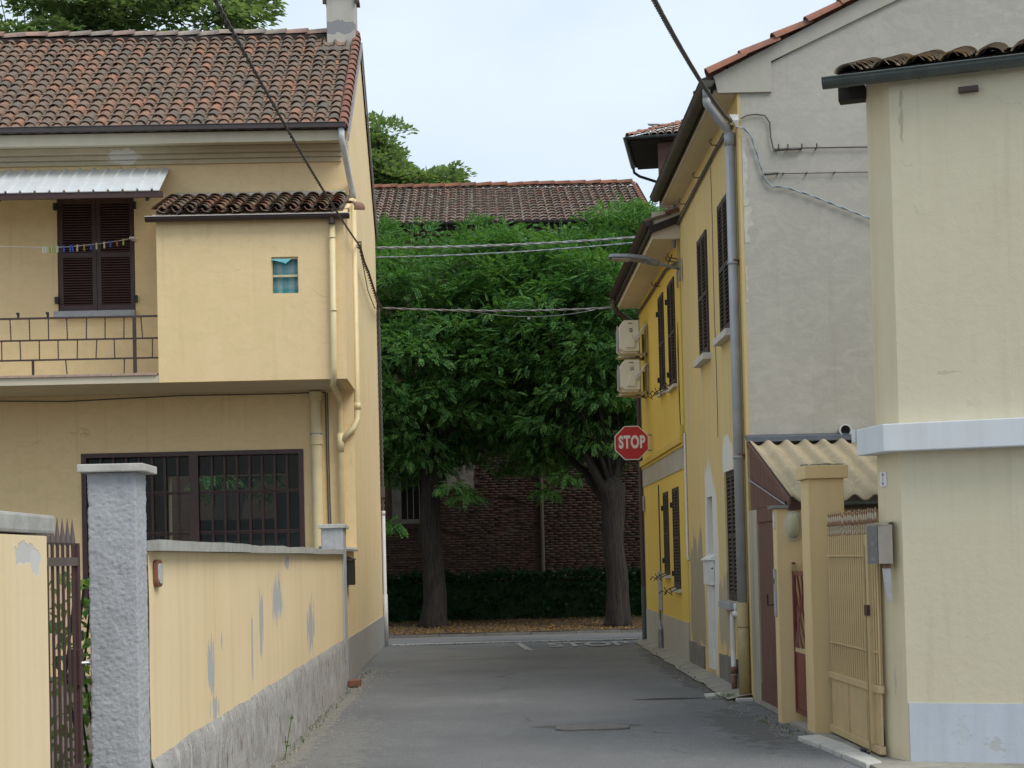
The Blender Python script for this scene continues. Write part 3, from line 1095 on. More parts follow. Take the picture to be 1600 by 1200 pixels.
def shutter(parent, fr, a0, a1, b0, b1, c, mat, nslat, leaves=2, bar=0.055, thick=0.035, lock=None):
    """a pair of closed louvred shutters in a wall frame: each leaf a part, each slat a sub-part"""
    w = (a1 - a0) / leaves
    for k in range(leaves):
        s0, s1 = a0 + k * w + 0.003, a0 + (k + 1) * w - 0.003
        mb = MB()
        fr.box(mb, s0, s0 + bar, b0, b1, c - thick, c)
        fr.box(mb, s1 - bar, s1, b0, b1, c - thick, c)
        fr.box(mb, s0 + bar, s1 - bar, b0, b0 + bar * 1.5, c - thick, c - 0.002)
        fr.box(mb, s0 + bar, s1 - bar, b1 - bar * 1.3, b1, c - thick, c - 0.002)
        mid = (b0 + b1) / 2 + (lock or 0)
        fr.box(mb, s0 + bar, s1 - bar, mid - bar * 0.6, mid + bar * 0.6, c - thick, c - 0.002)
        fr.box(mb, s0 + bar, s1 - bar, b0 + bar, b1 - bar, c - thick - 0.012, c - thick - 0.006)
        leaf = mb.build('shutter', mat, parent, bevel=0.0)
        sl = MB()
        pts = [fr.p(s0 + bar, -0.016, c - 0.004), fr.p(s0 + bar, -0.005, c - 0.002), fr.p(s0 + bar, 0.024, c - thick + 0.002), fr.p(s0 + bar, 0.012, c - thick)]
        sl.prism(pts, fr.u * (s1 - s0 - 2 * bar))
        me = sl.mesh('slat', mat, OFF[parent.name])
        lo, hi = b0 + bar * 1.5 + 0.02, b1 - bar * 1.3 - 0.02
        for i in range(nslat):
            z = lo + (hi - lo) * i / (nslat - 1)
            if abs(z - mid) < bar * 0.6 + 0.012:
                continue
            inst(me, 'slat', leaf, fr.v * z, Matrix.Rotation(R_(rnd.gauss(0, 0.25)), 4, 'X') if False else None)


def half_gutter(mb, a, b, r, n=8, out=(0, 0, 1), th=0.012):
    """open half-round gutter from a to b (rim level at a and b)"""
    a, b = Vector(a), Vector(b)
    t = (b - a).normalized()
    side = t.cross(Vector((0, 0, 1))).normalized()
    up = Vector((0, 0, 1))
    vs = []
    for p in (a, b):
        for rr in (r, r - th):
            for k in range(n + 1):
                an = math.pi + math.pi * k / n
                vs.append(p + side * math.cos(an) * rr + up * math.sin(an) * rr)
    m = n + 1
    fs = []
    for k in range(n):
        fs += [(k, k + 1, 2 * m + k + 1, 2 * m + k), (m + k + 1, m + k, 3 * m + k, 3 * m + k + 1), (k, k + 1, m + k + 1, m + k), (2 * m + k + 1, 2 * m + k, 3 * m + k, 3 * m + k + 1)]
    fs += [(0, m, 3 * m, 2 * m), (n, m + n, 3 * m + n, 2 * m + n)]
    fs.append(tuple(range(n + 1)))
    mb.add(vs, fs)
    mb.tube([a - side * r, b - side * r], 0.009, 6)
    mb.tube([a + side * r, b + side * r], 0.009, 6)
    return mb


# ================================================================== GROUND
struct('ground', MB().add([(-400, -200, -0.6), (400, -200, -0.6), (400, 600, -0.6), (-400, 600, -0.6)], [(0, 1, 2, 3)]), M['earth'])


def street_z(x, y):
    z = 0.0 if y < 30 else -0.13 * min(1, (y - 30) / 4.5)
    z += 0.012 * noise.noise(Vector((x * 0.7, y * 0.4, 0))) - 0.006
    return z


mb = MB()
xs = [-40, -20, -8, -4, -3] + [-2.4 + 0.4 * i for i in range(15)] + [4.4, 6, 10, 20, 40]
ys = [-12 + 1.0 * i for i in range(42)] + [30.5, 31, 31.5, 32, 32.5, 33, 33.5, 34, 34.5, 35.2]
mb.add([(x, y, street_z(x, y)) for y in ys for x in xs],
       [(j * len(xs) + i, j * len(xs) + i + 1, (j + 1) * len(xs) + i + 1, (j + 1) * len(xs) + i) for j in range(len(ys) - 1) for i in range(len(xs) - 1)])
struct('street', mb, M['asphalt'], True)
mb = MB()
mb.grid(lambda u, v: (-40 + 80 * u, 35.25 + 12 * v, -0.07 + 0.07 * min(1, v * 2.5) + 0.03 * noise.noise(Vector((u * 60, v * 9, 3)))), 160, 24)
struct('verge', mb, M['soil'], True)
mb = MB()
for i in range(40):
    mb.box(-20 + i * 1.0 + 0.006, -20 + i * 1.0 + 0.994, 35.12, 35.27, -0.4, -0.085 + rnd.uniform(-.006, .006))
struct('kerb', mb, M['stone'])
struct('courtyard', MB().box(-14, -1.98, 2, 23.3, -0.3, 0.02), M['earth'])
# worn apron along the right-hand house fronts
mb = MB()
mb.grid(lambda u, v: (2.58 + 0.26 * u + 0.0075 * (v * 11.9) + 0.05 * noise.noise(Vector((0, v * 14, 1))) * (1 - u), 17.1 + v * 11.8, 0.012 + 0.05 * u + 0.01 * noise.noise(Vector((u, v * 30, 0)))), 4, 60)
struct('pavement', mb, M['pave'], True)

# road markings
mk = text_mesh('STOP', 1.0, 0.001, 0.62, 0.02, M['road_paint'], 'road_marking')
o = bpy.data.objects.new('road_marking', mk)
COL.objects.link(o)
o.location = (1.83, 28.35, 0.008)
o.scale = (0.98, 1.75, 1)
o['kind'] = 'structure'
struct('stop_line', MB().box(-1.75, 2.85, 29.75, 30.0, -0.01, 0.009), M['road_paint'])
struct('lane_line', MB().prism([(0.56, 29.2, 0.009), (0.66, 29.2, 0.009), (0.80, 27.1, 0.009), (0.68, 27.1, 0.009)], (0, 0, -0.02)), M['road_paint'])
mb = MB()
pts = []
for k in range(28):
    a = 2 * math.pi * k / 28
    sx, sy = math.copysign(abs(math.cos(a)) ** 0.4, math.cos(a)), math.copysign(abs(math.sin(a)) ** 0.4, math.sin(a))
    pts.append((0.97 + 0.34 * sx + rnd.uniform(-.015, .015), 14.78 + 0.20 * sy + rnd.uniform(-.02, .02), 0.011))
mb.prism(pts, (0, 0, -0.03))
o = mb.build('concrete_patch', mk_concrete('worn_patch_concrete', (0.17, 0.163, 0.145), 0.35, 0.7, 9))
o['kind'] = 'structure'

# ================================================================== HOUSE ON THE LEFT
LH = thing('house', 'cream yellow house with brown tiled roof, balcony and boxed-in bay left of the street', 'house', (-1.84, 23.3, 0), 0.43)
FX = Frame((0, 23.3, 0), (1, 0, 0), (0, -1, 0))           # front, a = world x
XL0, XG = -12.0, -1.83
mb = MB()
FX.wall(mb, XL0, XG, 0, 7.72, 0.3, [(-5.79, 1.0, -2.58, 3.24), (-6.085, 5.31, -4.965, 6.98)])
mb.build('wall', M['cream'], LH)
# gable wall on the street
FG = Frame((XG, 23.3, 0), (0, 1, 0), (1, 0, 0))
mb = MB()
FG.poly(mb, [(0.3, 0), (6.5, 0), (6.5, 7.7), (3.05, 10.30), (0.0, 8.02), (0.0, 7.72), (0.3, 7.72)], -0.3, 0)
FG.box(mb, 0.0, 0.3, 0, 7.72, -0.0015, 0.0008)
mb.build('wall', M['gable_cream'], LH)
mb = MB()
FB = Frame((0, 29.8, 0), (-1, 0, 0), (0, 1, 0))
FB.wall(mb, 2.14, 12, 0, 7.7, 0.3, [(3.5, 1.9, 5.7, 3.22)])
mb.build('wall', M['gable_cream'], LH)
MB().box(XL0, XL0 + 0.3, 23.6, 29.5, 0, 7.7).build('wall', M['gable_cream'], LH)
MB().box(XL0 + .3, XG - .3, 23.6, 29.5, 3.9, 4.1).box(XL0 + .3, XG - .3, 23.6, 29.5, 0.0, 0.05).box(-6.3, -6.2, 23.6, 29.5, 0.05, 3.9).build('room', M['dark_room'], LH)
mb = MB()
FG.poly(mb, [(0.0, 0), (6.52, 0), (6.52, 0.56), (0.0, 0.56)], 0.0, 0.018)
mb.build('plinth', M['gable_plinth'], LH)
# things standing in the ground-floor room, seen through the panes
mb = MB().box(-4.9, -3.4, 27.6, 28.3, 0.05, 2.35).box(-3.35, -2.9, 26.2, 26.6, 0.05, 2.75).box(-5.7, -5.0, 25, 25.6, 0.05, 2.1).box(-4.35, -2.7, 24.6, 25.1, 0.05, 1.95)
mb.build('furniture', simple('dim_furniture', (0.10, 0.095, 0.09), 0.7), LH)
# roof
S = Vector((0, 3.58, 2.55)).normalized()
mb = MB()
mb.prism([(XL0, 22.81, 7.85), (XL0, 26.32, 10.33), (XL0, 29.95, 7.74), (XL0, 29.95, 7.66), (XL0, 26.32, 10.25), (XL0, 22.81, 7.80)], (XG + 0.02 - XL0, 0, 0))
mb.build('roof', M['wood_dark'], LH)
NC, NR = 54, 18
XT = -2.0
tile_roof(LH, (XT, 22.70, 7.80), (-1, 0, 0), S, NC, NR, 0.197, 0.248, M['tile'], keep=300, r=0.083, lift=0.02,
          kept_first=lambda k: (0 if k[0] < 28 else 1, k[1], k[0]), skip=lambda c, q: q >= 15 and 0 <= c <= 2)
# verge column laid over the street edge
vt = tile_shape(0.075, 0.065, 0.36).mesh('verge_tile', M['tile_verge'], smooth=True, fix=False)
nn = Vector((1, 0, 0)).cross(S)
for q in range(18):
    p = Vector((XG - 0.025, 22.72, 7.80)) + S * (q * 0.248) + nn * 0.035
    F = Matrix((Vector((1, 0, 0)), S, nn)).transposed().to_4x4()
    inst(vt, 'verge_tile', LH, p - OFF[LH.name], F @ Matrix.Rotation(R_(38 + rnd.gauss(0, 3)), 4, 'Y') @ Matrix.Rotation(R_(-5), 4, 'X'))
mb = MB()
mb.prism([(XG + 0.03, 22.72, 7.72), (XG + 0.03, 26.32, 10.285), (XG + 0.03, 29.97, 7.685), (XG + 0.03, 29.97, 7.615), (XG + 0.03, 26.32, 10.19), (XG + 0.03, 22.72, 7.62)], (0.025, 0, 0))
mb.build('verge_flashing', M['verge_metal'], LH)
ridge_row(LH, (-1.95, 26.34, 10.42), (-11.9, 26.34, 10.46), 28, 0.13, M['tile_far'])
mb = MB()
mb.box(XL0, XG + .02, 26.2, 26.5, 10.2, 10.40)
mb.build('ridge_mortar', M['wood_dark'], LH)
# rear slope, one coarse sheet of joined tiles
mb = MB()
Sr = Vector((0, -3.6, 2.55)).normalized()
for c in range(50):
    for q in range(0, 9):
        p = Vector((-2.0 - c * .2, 29.97, 7.72)) + Sr * q * 0.49
        vs = []
        for (dy, rr) in ((0, .085), (.52, .07)):
            for k in range(5):
                a = math.pi * k / 4
                vs.append(p + Sr * dy + Vector((math.cos(a) * rr, 0, math.sin(a) * rr + (0.03 if dy == 0 else 0.0))))
        mb.add(vs, [(k, k + 1, k + 6, k + 5) for k in range(4)])
mb.build('rear_tiles', M['tile'], LH, smooth=True, kind='stuff')
# eaves: gutter, fascia, soffit, stepped cornice
mb = MB()
half_gutter(mb, (XL0, 22.66, 7.87), (-1.81, 22.66, 7.87), 0.075)
mb.box(XL0, -1.81, 22.585, 22.60, 7.80, 7.868)
mb.build('gutter', M['gutter_brown'], LH)
MB().box(XL0, -1.84, 22.742, 22.80, 7.64, 7.80).build('fascia', M['fascia'], LH)
MB().box(XL0, -1.84, 22.80, 23.297, 7.70, 7.74).build('soffit', M['fascia'], LH)
mb = MB()
mb.box(XL0, -1.90, 23.12, 23.298, 7.60, 7.698).box(XL0, -1.92, 23.20, 23.298, 7.53, 7.598).box(XL0, -1.93, 23.25, 23.298, 7.46, 7.528)
mb.build('cornice', M['cornice'], LH, bevel=0.012)
# chimney
mb = MB().box(-2.335, -1.87, 26.05, 26.65, 9.7, 11.02)
ch = mb.build('chimney', M['chimney'], LH, bevel=0.01)
MB().box(-2.385, -1.82, 26.0, 26.7, 11.022, 11.075).build('chimney_cap', M['terracotta'], ch)
mb = MB()
for (x, y) in ((-2.31, 26.07), (-1.89, 26.07), (-2.31, 26.63), (-1.89, 26.63)):
    mb.box(x - .05, x + .05, y - .05, y + .05, 11.077, 11.25)
mb.box(-2.41, -1.79, 25.97, 26.73, 11.252, 11.30)
mb.build('chimney_hood', M['tile_red'], ch)
MB().box(-2.39, -2.34, 26.0, 26.06, 10.86, 11.018).box(-1.865, -1.815, 26.0, 26.06, 10.86, 11.018).build('chimney_strap', M['brown_m'], ch)
# shuttered balcony window
shutter(LH, FX, -6.075, -4.975, 5.32, 6.97, -0.03, M['brown'], 40, bar=0.06)
MB().box(-6.12, -4.96, 23.18, 23.5, 5.225, 5.308).build('window_sill', M['sill_grey'], LH)
for z in (5.48, 6.85):
    MB().box(-6.12, -6.07, 23.24, 23.29, z - .05, z + .05).build('shutter_hinge', M['black'], LH)
    MB().box(-4.98, -4.93, 23.24, 23.29, z - .05, z + .05).build('shutter_hinge', M['black'], LH)
# big ground-floor window with a grille
WF = MB()
wx0, wx1, wz0, wz1, wm = -5.79, -2.58, 1.0, 3.24, -4.17
for (a, b) in ((wx0, wx0 + .07), (wm - .065, wm + .065), (wx1 - .07, wx1)):
    FX.box(WF, a, b, wz0, wz1, -0.10, 0.02)
for (a, b) in ((wz0, wz0 + .07), (wz1 - .065, wz1)):
    FX.box(WF, wx0 + .07, wm - .065, a, b, -0.098, 0.018)
    FX.box(WF, wm + .065, wx1 - .07, a, b, -0.098, 0.018)
win = WF.build('window', M['brown'], LH)
for (s0, s1, nb) in ((wx0 + .07, wm - .065, 8), (wm + .065, wx1 - .07, 8)):
    bars = [s0 + (s1 - s0) * i / nb for i in range(nb + 1)]
    rows = [wz0 + .07, 2.04, 2.63, wz1 - .065]
    for j in range(3):
        for i in range(nb):
            g = MB()
            FX.box(g, bars[i] + .012, bars[i + 1] - .012, rows[j] + .014, rows[j + 1] - .014, -0.078, -0.072)
            g.build('pane', M['glass'], win)
    for i in range(1, nb):
        g = MB()
        FX.box(g, bars[i] - .012, bars[i] + .012, wz0 + .07, wz1 - .065, -0.09, -0.062)
        g.build('glazing_bar', M['brown'], win)
        g = MB()
        g.cyl(FX.p(bars[i] + .025, wz0 + .03, -0.03), FX.p(bars[i] + .025, wz1 - .03, -0.03), 0.007, 6)
        g.build('grille_bar', M['brown'], win)
    for z in rows[1:3]:
        g = MB()
        FX.box(g, s0, s1, z - .014, z + .014, -0.088, -0.060)
        g.build('glazing_bar', M['brown'], win)
        g = MB()
        FX.box(g, s0, s1, z + .018, z + .034, -0.036, -0.020)
        g.build('grille_bar', M['brown'], win)
# balcony
bal = MB().box(XL0, XG - .005, 21.8, 23.297, 4.085, 4.182).build('balcony', M['soffit_edge'], LH)
et = MB().box(0, 0.304, 0, 0.16, 0, 0.035).mesh('edge_tile', M['pink_tile'], (0, 0, 0), bevel=0.004)
for i in range(24):
    inst(et, 'edge_tile', bal, Vector((-4.38 - (i + 1) * 0.308, 21.772, 4.183)) - OFF[LH.name])
rl = MB().box(XL0, -4.37, 21.835, 21.865, 4.99, 5.015).box(XL0, -4.37, 21.838, 21.862, 4.69, 4.712).box(XL0, -4.37, 21.838, 21.862, 4.42, 4.442)
rail = rl.build('railing', M['brown_m'], LH)
for x in (-4.69, -7.5, -10.2):
    MB().box(x - .022, x + .022, 21.83, 21.87, 4.217, 4.988).build('railing_post', M['brown_m'], rail)
MB().box(-6.085, -6.055, 21.835, 21.865, 4.217, 4.418).build('railing_post', M['brown_m'], rail)


def twisted_bar(h):
    m = MB()
    vs, n = [], 14
    for i in range(n + 1):
        an = i / n * 3.2 * math.pi
        for k in range(4):
            a = an + k * math.pi / 2
            vs.append((0.0095 * math.cos(a), 0.0095 * math.sin(a), h * i / n))
    fs = [(i * 4 + k, i * 4 + (k + 1) % 4, (i + 1) * 4 + (k + 1) % 4, (i + 1) * 4 + k) for i in range(n) for k in range(4)]
    m.add(vs, fs)
    return m.mesh('baluster', M['brown_m'])


b1, b2 = twisted_bar(0.278), twisted_bar(0.248)
for i in range(24):
    x = -4.58 - i * 0.2545
    inst(b1, 'baluster', rail, Vector((x, 21.85, 4.712)) - OFF[LH.name], Matrix.Rotation(R_(rnd.gauss(0, 1.6)), 4, 'Y'))
    inst(b2, 'baluster', rail, Vector((x + 0.127, 21.85, 4.442)) - OFF[LH.name], Matrix.Rotation(R_(rnd.gauss(0, 1.2)), 4, 'Y'))
b3 = twisted_bar(0.20)
for x, tl in ((-4.84, 2), (-5.61, -5), (-7.0, 3), (-8.3, 0)):
    inst(b3, 'baluster', rail, Vector((x, 21.85, 4.218)) - OFF[LH.name], Matrix.Rotation(R_(tl), 4, 'Y'))
for (u, v) in ((28, 489), (74, 486)):
    p = at(u, v, 21.85)
    m = MB().cyl((p.x, 21.85, 5.01), (p.x + .005, 21.85, 5.06), .017, 8)
    m.box(p.x - .02, p.x + .015, 21.83, 21.87, 5.055, 5.085)
    m.build('railing_knob', M['black'], rail)
# boxed-in bay on the balcony
FXB = Frame((0, 21.79, 0), (1, 0, 0), (0, -1, 0))
mb = MB()
FXB.wall(mb, -4.36, XG + .022, 4.083, 6.30, 0.13, [(-2.805, 5.27, -2.44, 5.77)])
mb.prism([(-4.36, 21.92, 4.183), (-4.36, 23.298, 4.183), (-4.36, 23.298, 6.86), (-4.36, 21.92, 6.38)], (.12, 0, 0)).prism([(XG - .12, 21.92, 4.083), (XG - .12, 23.298, 4.083), (XG - .12, 23.298, 6.86), (XG - .12, 21.92, 6.38)], (.142, 0, 0))
bay = mb.build('bay_wall', M['cream'], LH, label='plain boxed-in bay of the balcony')
mb = MB()
FXB.box(mb, -2.805, -2.44, 5.50, 5.53, -0.075, -0.04)
FXB.box(mb, -2.805, -2.44, 5.742, 5.77, -0.075, -0.03)
FXB.box(mb, -2.805, -2.793, 5.27, 5.742, -0.075, -0.03)
FXB.box(mb, -2.452, -2.44, 5.27, 5.742, -0.075, -0.03)
bw = mb.build('bay_window', simple('cream_frame', (0.66, 0.55, 0.33), 0.5), bay)
for z0, z1 in ((5.275, 5.498), (5.532, 5.74)):
    g = MB()
    FXB.box(g, -2.792, -2.453, z0, z1, -0.062, -0.057)
    g.build('pane', M['glass'], bay)


def check_cloth():
    t = NT('teal_checked_cloth')
    w1 = t.rng(t.math('SINE', t.math('MULTIPLY', t.t.nodes.new('ShaderNodeSeparateXYZ').outputs[0], 1.0)), -1, 1)
    sep = [n for n in t.t.nodes if n.bl_idname == 'ShaderNodeSeparateXYZ'][0]
    t.l(t.coord(), sep.inputs[0])
    a = t.rng(t.math('SINE', t.math('MULTIPLY', sep.outputs[0], 38.0)), -0.6, 0.6)
    b = t.rng(t.math('SINE', t.math('MULTIPLY', sep.outputs[2], 30.0)), -0.6, 0.6)
    m = t.math('MULTIPLY', t.math('ADD', a, b), 0.5)
    t.base(t.mix(m, (0.62, 0.74, 0.80), (0.10, 0.44, 0.52)))
    t.rough(0.85)
    return t.m


mb = MB()
mb.grid(lambda u, v: (-2.791 + 0.337 * u, 21.89 + 0.008 * math.sin(u * 22), 5.275 + 0.465 * v), 16, 2)
mb.build('curtain', check_cloth(), bay)
mb = MB()
mb.add([(-2.805, 21.785, 5.73), (-2.66, 21.778, 5.695), (-2.61, 21.778, 5.672), (-2.53, 21.787, 5.74), (-2.80, 21.80, 5.743)], [(0, 1, 2, 3, 4)])
mb.build('curtain_edge', simple('turquoise_cloth', (0.17, 0.55, 0.60), 0.8), bay)
# its little tiled roof
Sb = Vector((0, 1.42, 0.50)).normalized()
br = MB().prism([(-4.40, 21.75, 6.365), (-4.40, 23.28, 6.90), (-4.40, 23.28, 6.84), (-4.40, 21.75, 6.30)], (2.64, 0, 0)).build('bay_roof', M['cream'], LH)
tile_roof(br, (-1.94, 21.74, 6.38), (-1, 0, 0), Sb, 13, 6, 0.199, 0.255, M['tile_old'], keep=300, r=0.090, lift=0.055, arch=.72)
MB().prism([(-4.36, 21.83, 6.38), (-4.36, 23.28, 6.89), (-4.36, 23.28, 6.95), (-4.36, 21.83, 6.44)], (2.54, 0, 0)).build('tile_bedding', M['channel'], br)
mb = MB()
mb.prism([(-4.38, 23.16, 6.97), (-4.38, 23.29, 7.02), (-4.38, 23.29, 6.9), (-4.38, 23.16, 6.9)], (2.5, 0, 0))
mb.build('mortar_fillet', M['concrete_l'], br, bevel=0.015)
inst(tile_shape(.09, .075, .42).mesh('verge_tile', M['tile_old'], smooth=True, fix=False), 'verge_tile', br, Vector((-1.74, 21.95, 6.48)) - OFF[LH.name], Matrix.Rotation(R_(-18), 4, 'Z') @ Matrix.Rotation(R_(10), 4, 'X') @ Matrix.Rotation(R_(40), 4, 'Y'))
mb = MB()
half_gutter(mb, (-4.48, 21.68, 6.315), (-1.72, 21.68, 6.315), 0.062)
for x in (-4.05, -3.3, -2.45, -1.95):
    mb.box(x - .01, x + .01, 21.68, 21.76, 6.322, 6.40)
mb.cyl((-1.96, 21.68, 6.27), (-1.96, 21.68, 6.19), .045, 12)
mb.build('bay_gutter', M['brown_m'], LH)
MB().box(-4.48, -1.72, 21.612, 21.632, 6.316, 6.328).build('gutter_lip', M['white_pipe'], LH)
# ribbed metal awning over the balcony
mb = MB()
ax0, ax1 = -9.05, -4.345
k, nrib = 0, 23
xs_, zs_ = [], []
for i in range(nrib):
    x = ax1 - i * 0.2
    for dx, dz in ((0, 0), (-.075, 0), (-.088, .028), (-.112, .028), (-.125, 0)):
        xs_.append(x + dx)
        zs_.append(dz)
vs = []
for (y, z, sh) in ((21.98, 6.765, 0.0), (23.26, 7.40, -0.085)):
    for x, dz in zip(xs_, zs_):
        vs.append((x + sh, y, z + dz))
m_ = len(xs_)
mb.add(vs, [(i, i + 1, m_ + i + 1, m_ + i) for i in range(m_ - 1)])
me_o = mb.build('awning', M['awning'], LH)
sol = me_o.modifiers.new('thickness', 'SOLIDIFY')
sol.thickness = 0.012
mb = MB().box(ax0, -4.305, 22.0, 22.05, 6.675, 6.757)
mb.build('awning_beam', M['brown'], LH)
mb = MB()
for x in (-4.55, -6.6, -8.8):
    MB().prism([(x, 22.05, 6.69), (x, 23.29, 7.33), (x, 23.29, 7.27), (x, 22.05, 6.63)], (.04, 0, 0)).build('awning_bracket', M['brown'], LH)
# pipes
mb = MB()
mb.tube([(-1.88, 22.66, 7.80), (-1.88, 22.665, 7.66), (-1.86, 22.75, 7.56), (-1.815, 23.18, 7.18), (-1.785, 23.34, 7.03), (-1.785, 23.36, 6.90)], 0.045, 12)
mb.build('downpipe', M['white_pipe'], LH, smooth=True, label='white elbow under the gutter')
mb = MB()
mb.tube([(-1.785, 23.36, 6.898), (-1.785, 23.36, 3.80), (-1.785, 23.33, 3.66), (-1.83, 23.24, 3.53), (-2.035, 23.235, 3.33)], 0.046, 12)
mb.tube([(-1.785, 23.36, 3.90), (-1.785, 23.36, 3.80)], 0.05, 12)
mb.build('downpipe', M['cream_pipe'], LH, smooth=True)
mb = MB()
mb.tube([(-1.96, 21.73, 6.19), (-1.975, 21.73, 4.24), (-1.98, 21.75, 4.12), (-2.01, 21.9, 4.01), (-2.03, 22.9, 3.97), (-2.03, 23.19, 3.88), (-2.03, 23.235, 3.76), (-2.045, 23.235, 0.05)], 0.042, 12)
for z in (5.0, 6.0):
    mb.cyl((-1.967, 21.73, z), (-1.967, 21.73, z + .025), .05, 12)
mb.cyl((-2.035, 23.235, 3.45), (-2.035, 23.235, 3.18), .052, 12)
mb.build('downpipe', M['cream_pipe'], LH, smooth=True)
mb = MB()
for (z0, z1, r_) in ((3.93, 4.06, .09), (3.44, 3.93, .074), (3.33, 3.44, .088), (3.29, 3.33, .096), (0.05, 3.29, .079)):
    mb.cyl((-2.375, 23.205, z0), (-2.375, 23.205, z1), r_, 18)
mb.build('soil_pipe', M['cream_pipe'], LH, bevel=.004)
MB().cyl((-2.375, 23.21, 3.43), (-2.375, 23.21, 3.455), .092, 16).build('pipe_joint', M['wire_grey'], LH)
mb = MB()
mb.tube([(-2.24, 23.285, 4.05), (-2.235, 23.285, 2.5), (-2.2, 23.285, 0.1)], .010, 6).tube([(-2.21, 23.285, 4.05), (-2.205, 23.285, 2.5), (-2.165, 23.285, 0.1)], .008, 6)
mb.tube([(-12, 23.285, 4.02), (-7, 23.285, 4.035), (-6.0, 23.28, 4.005), (-5.2, 23.285, 4.03), (-4.3, 23.285, 4.055), (-2.9, 23.285, 4.05), (-2.24, 23.285, 4.06)], .009, 6)
mb.build('wall_cable', M['wire_old'], LH)
# cables and conduit up the far street corner
mb = MB()
cx, cy = XG + .035, 29.70
twist(mb, [(cx, cy, 6.25), (cx + .005, cy, 4.2), (cx, cy, 2.45)], .016, .022, .33, 3)
mb.box(cx - .03, cx + .05, cy - .05, cy + .03, 2.75, 2.95)
mb.build('cable_bundle', M['wire_old'], LH)
mb = MB().tube([(cx + .01, cy, 2.48), (cx + .01, cy, 0.95), (cx + .01, cy, .949), (cx + .012, cy, 0.0)], [.034, .034, .046, .046], 12)
mb.cyl((cx + .01, cy, 2.42), (cx + .01, cy, 2.5), .04, 12)
mb.build('conduit', M['white_pipe'], LH, smooth=True)

KN = [(0, 0), (7.0, 6.985), (7.9, 7.845), (8.6, 8.53), (10.45, 10.325), (10.66, 10.525), (11.4, 11.24)]  # house heights remapped piecewise to meet their image pixels after the camera refit


def remap_z(z):
    for (a, fa), (b, fb) in zip(KN, KN[1:]):
        if z <= b:
            return fa + (fb - fa) * (z - a) / (b - a)
    return z


seen_ = set()
for o in LH.children_recursive:
    if o.matrix_basis != Matrix.Identity(4):
        o.location.z = remap_z(o.location.z)
    elif o.data.name not in seen_:
        seen_.add(o.data.name)
        for v in o.data.vertices:
            v.co.z = remap_z(v.co.z)

# clothes line with pegs
la, lb_, lc = at(-60, 383, 22.3), at(70, 387, 22.5), at(208, 372, 23.1)
line_pts = [la.lerp(lb_, i / 8) for i in range(8)]
for i in range(13):
    f = i / 12
    line_pts.append(lb_.lerp(lc, f) - Vector((0, 0, 0.028 * 4 * f * (1 - f))))
CL = thing('clothes_line', 'thin white clothes line across the shuttered balcony window', 'clothes line', lc)
MB().tube(line_pts, .005, 5).build('cord', M['white_pipe'], CL)
MB().box(lc.x - .05, lc.x + .02, lc.y - .02, lc.y + .17, lc.z - .012, lc.z + .018).build('line_bracket', M['white_pipe'], CL)
PEGC = {'white': (0.66, 0.68, 0.62), 'pale yellow': (0.62, 0.58, 0.28), 'lime': (0.42, 0.48, 0.10), 'blue': (0.05, 0.10, 0.48), 'cream': (0.64, 0.58, 0.36), 'olive': (0.30, 0.26, 0.05), 'red-brown': (0.36, 0.12, 0.07)}
PEG = [(67.5, 'white', 'outermost at the left end of the bunch'), (71, 'white', 'second of the bunched white pegs at the left end'), (74.3, 'pale yellow', 'between white and lime pegs in the bunch'), (78, 'lime', 'left one of the lime pair in the bunch'), (81.3, 'pale yellow', 'between the two lime pegs of the bunch'),
       (84.5, 'lime', 'right one of the lime pair in the bunch'), (87, 'cream', 'second from the right end of the bunch'), (90.5, 'white', 'last of the bunch, beside the lone blue peg'), (99, 'blue', 'alone just right of the bunched pegs'), (109, 'blue', 'left one of two blue pegs touching each other'),
       (113, 'blue', 'right one of two blue pegs touching each other'), (120.5, 'cream', 'just right of the two touching blue pegs'), (131, 'olive', 'hanging before the left shutter leaf'), (142, 'blue', 'next to the middle of the two shutter leaves'), (151, 'cream', 'just right of the middle of the shutters'),
       (163, 'cream', 'left of the last blue peg on the right leaf'), (173.5, 'blue', 'nearest blue peg to the bracketed end'), (183, 'red-brown', 'second from the bracketed line end'), (193.5, 'lime', 'alone next to the bracketed line end')]
pm = {k: simple('peg_' + k.replace(' ', '_').replace('-', '_'), v, 0.5, var=0.1) for k, v in PEGC.items()}
for (u, colr, where) in PEG:
    best = min(range(len(line_pts)), key=lambda i: abs(at(u, 380, line_pts[i].y).x - line_pts[i].x))
    px = at(u, 380, line_pts[best].y).x
    i0 = best if line_pts[best].x <= px else best - 1
    i0 = max(0, min(len(line_pts) - 2, i0))
    f = (px - line_pts[i0].x) / (line_pts[i0 + 1].x - line_pts[i0].x)
    q = line_pts[i0].lerp(line_pts[i0 + 1], f)
    pg = thing('clothes_peg', f'{colr} clothes peg on the line, {where}', 'clothes peg', q, 0, 'clothes pegs on the line')
    tl = rnd.gauss(0, .006)
    for sy in (-1, 1):
        m = MB().prism([(q.x - .010 + tl, q.y + sy * .009, q.z - .075), (q.x + .010 + tl, q.y + sy * .009, q.z - .075), (q.x + .010, q.y + sy * .002, q.z + .016), (q.x - .010, q.y + sy * .002, q.z + .016)], (0, sy * .009, 0))
        m.build('peg_half', pm[colr], pg)

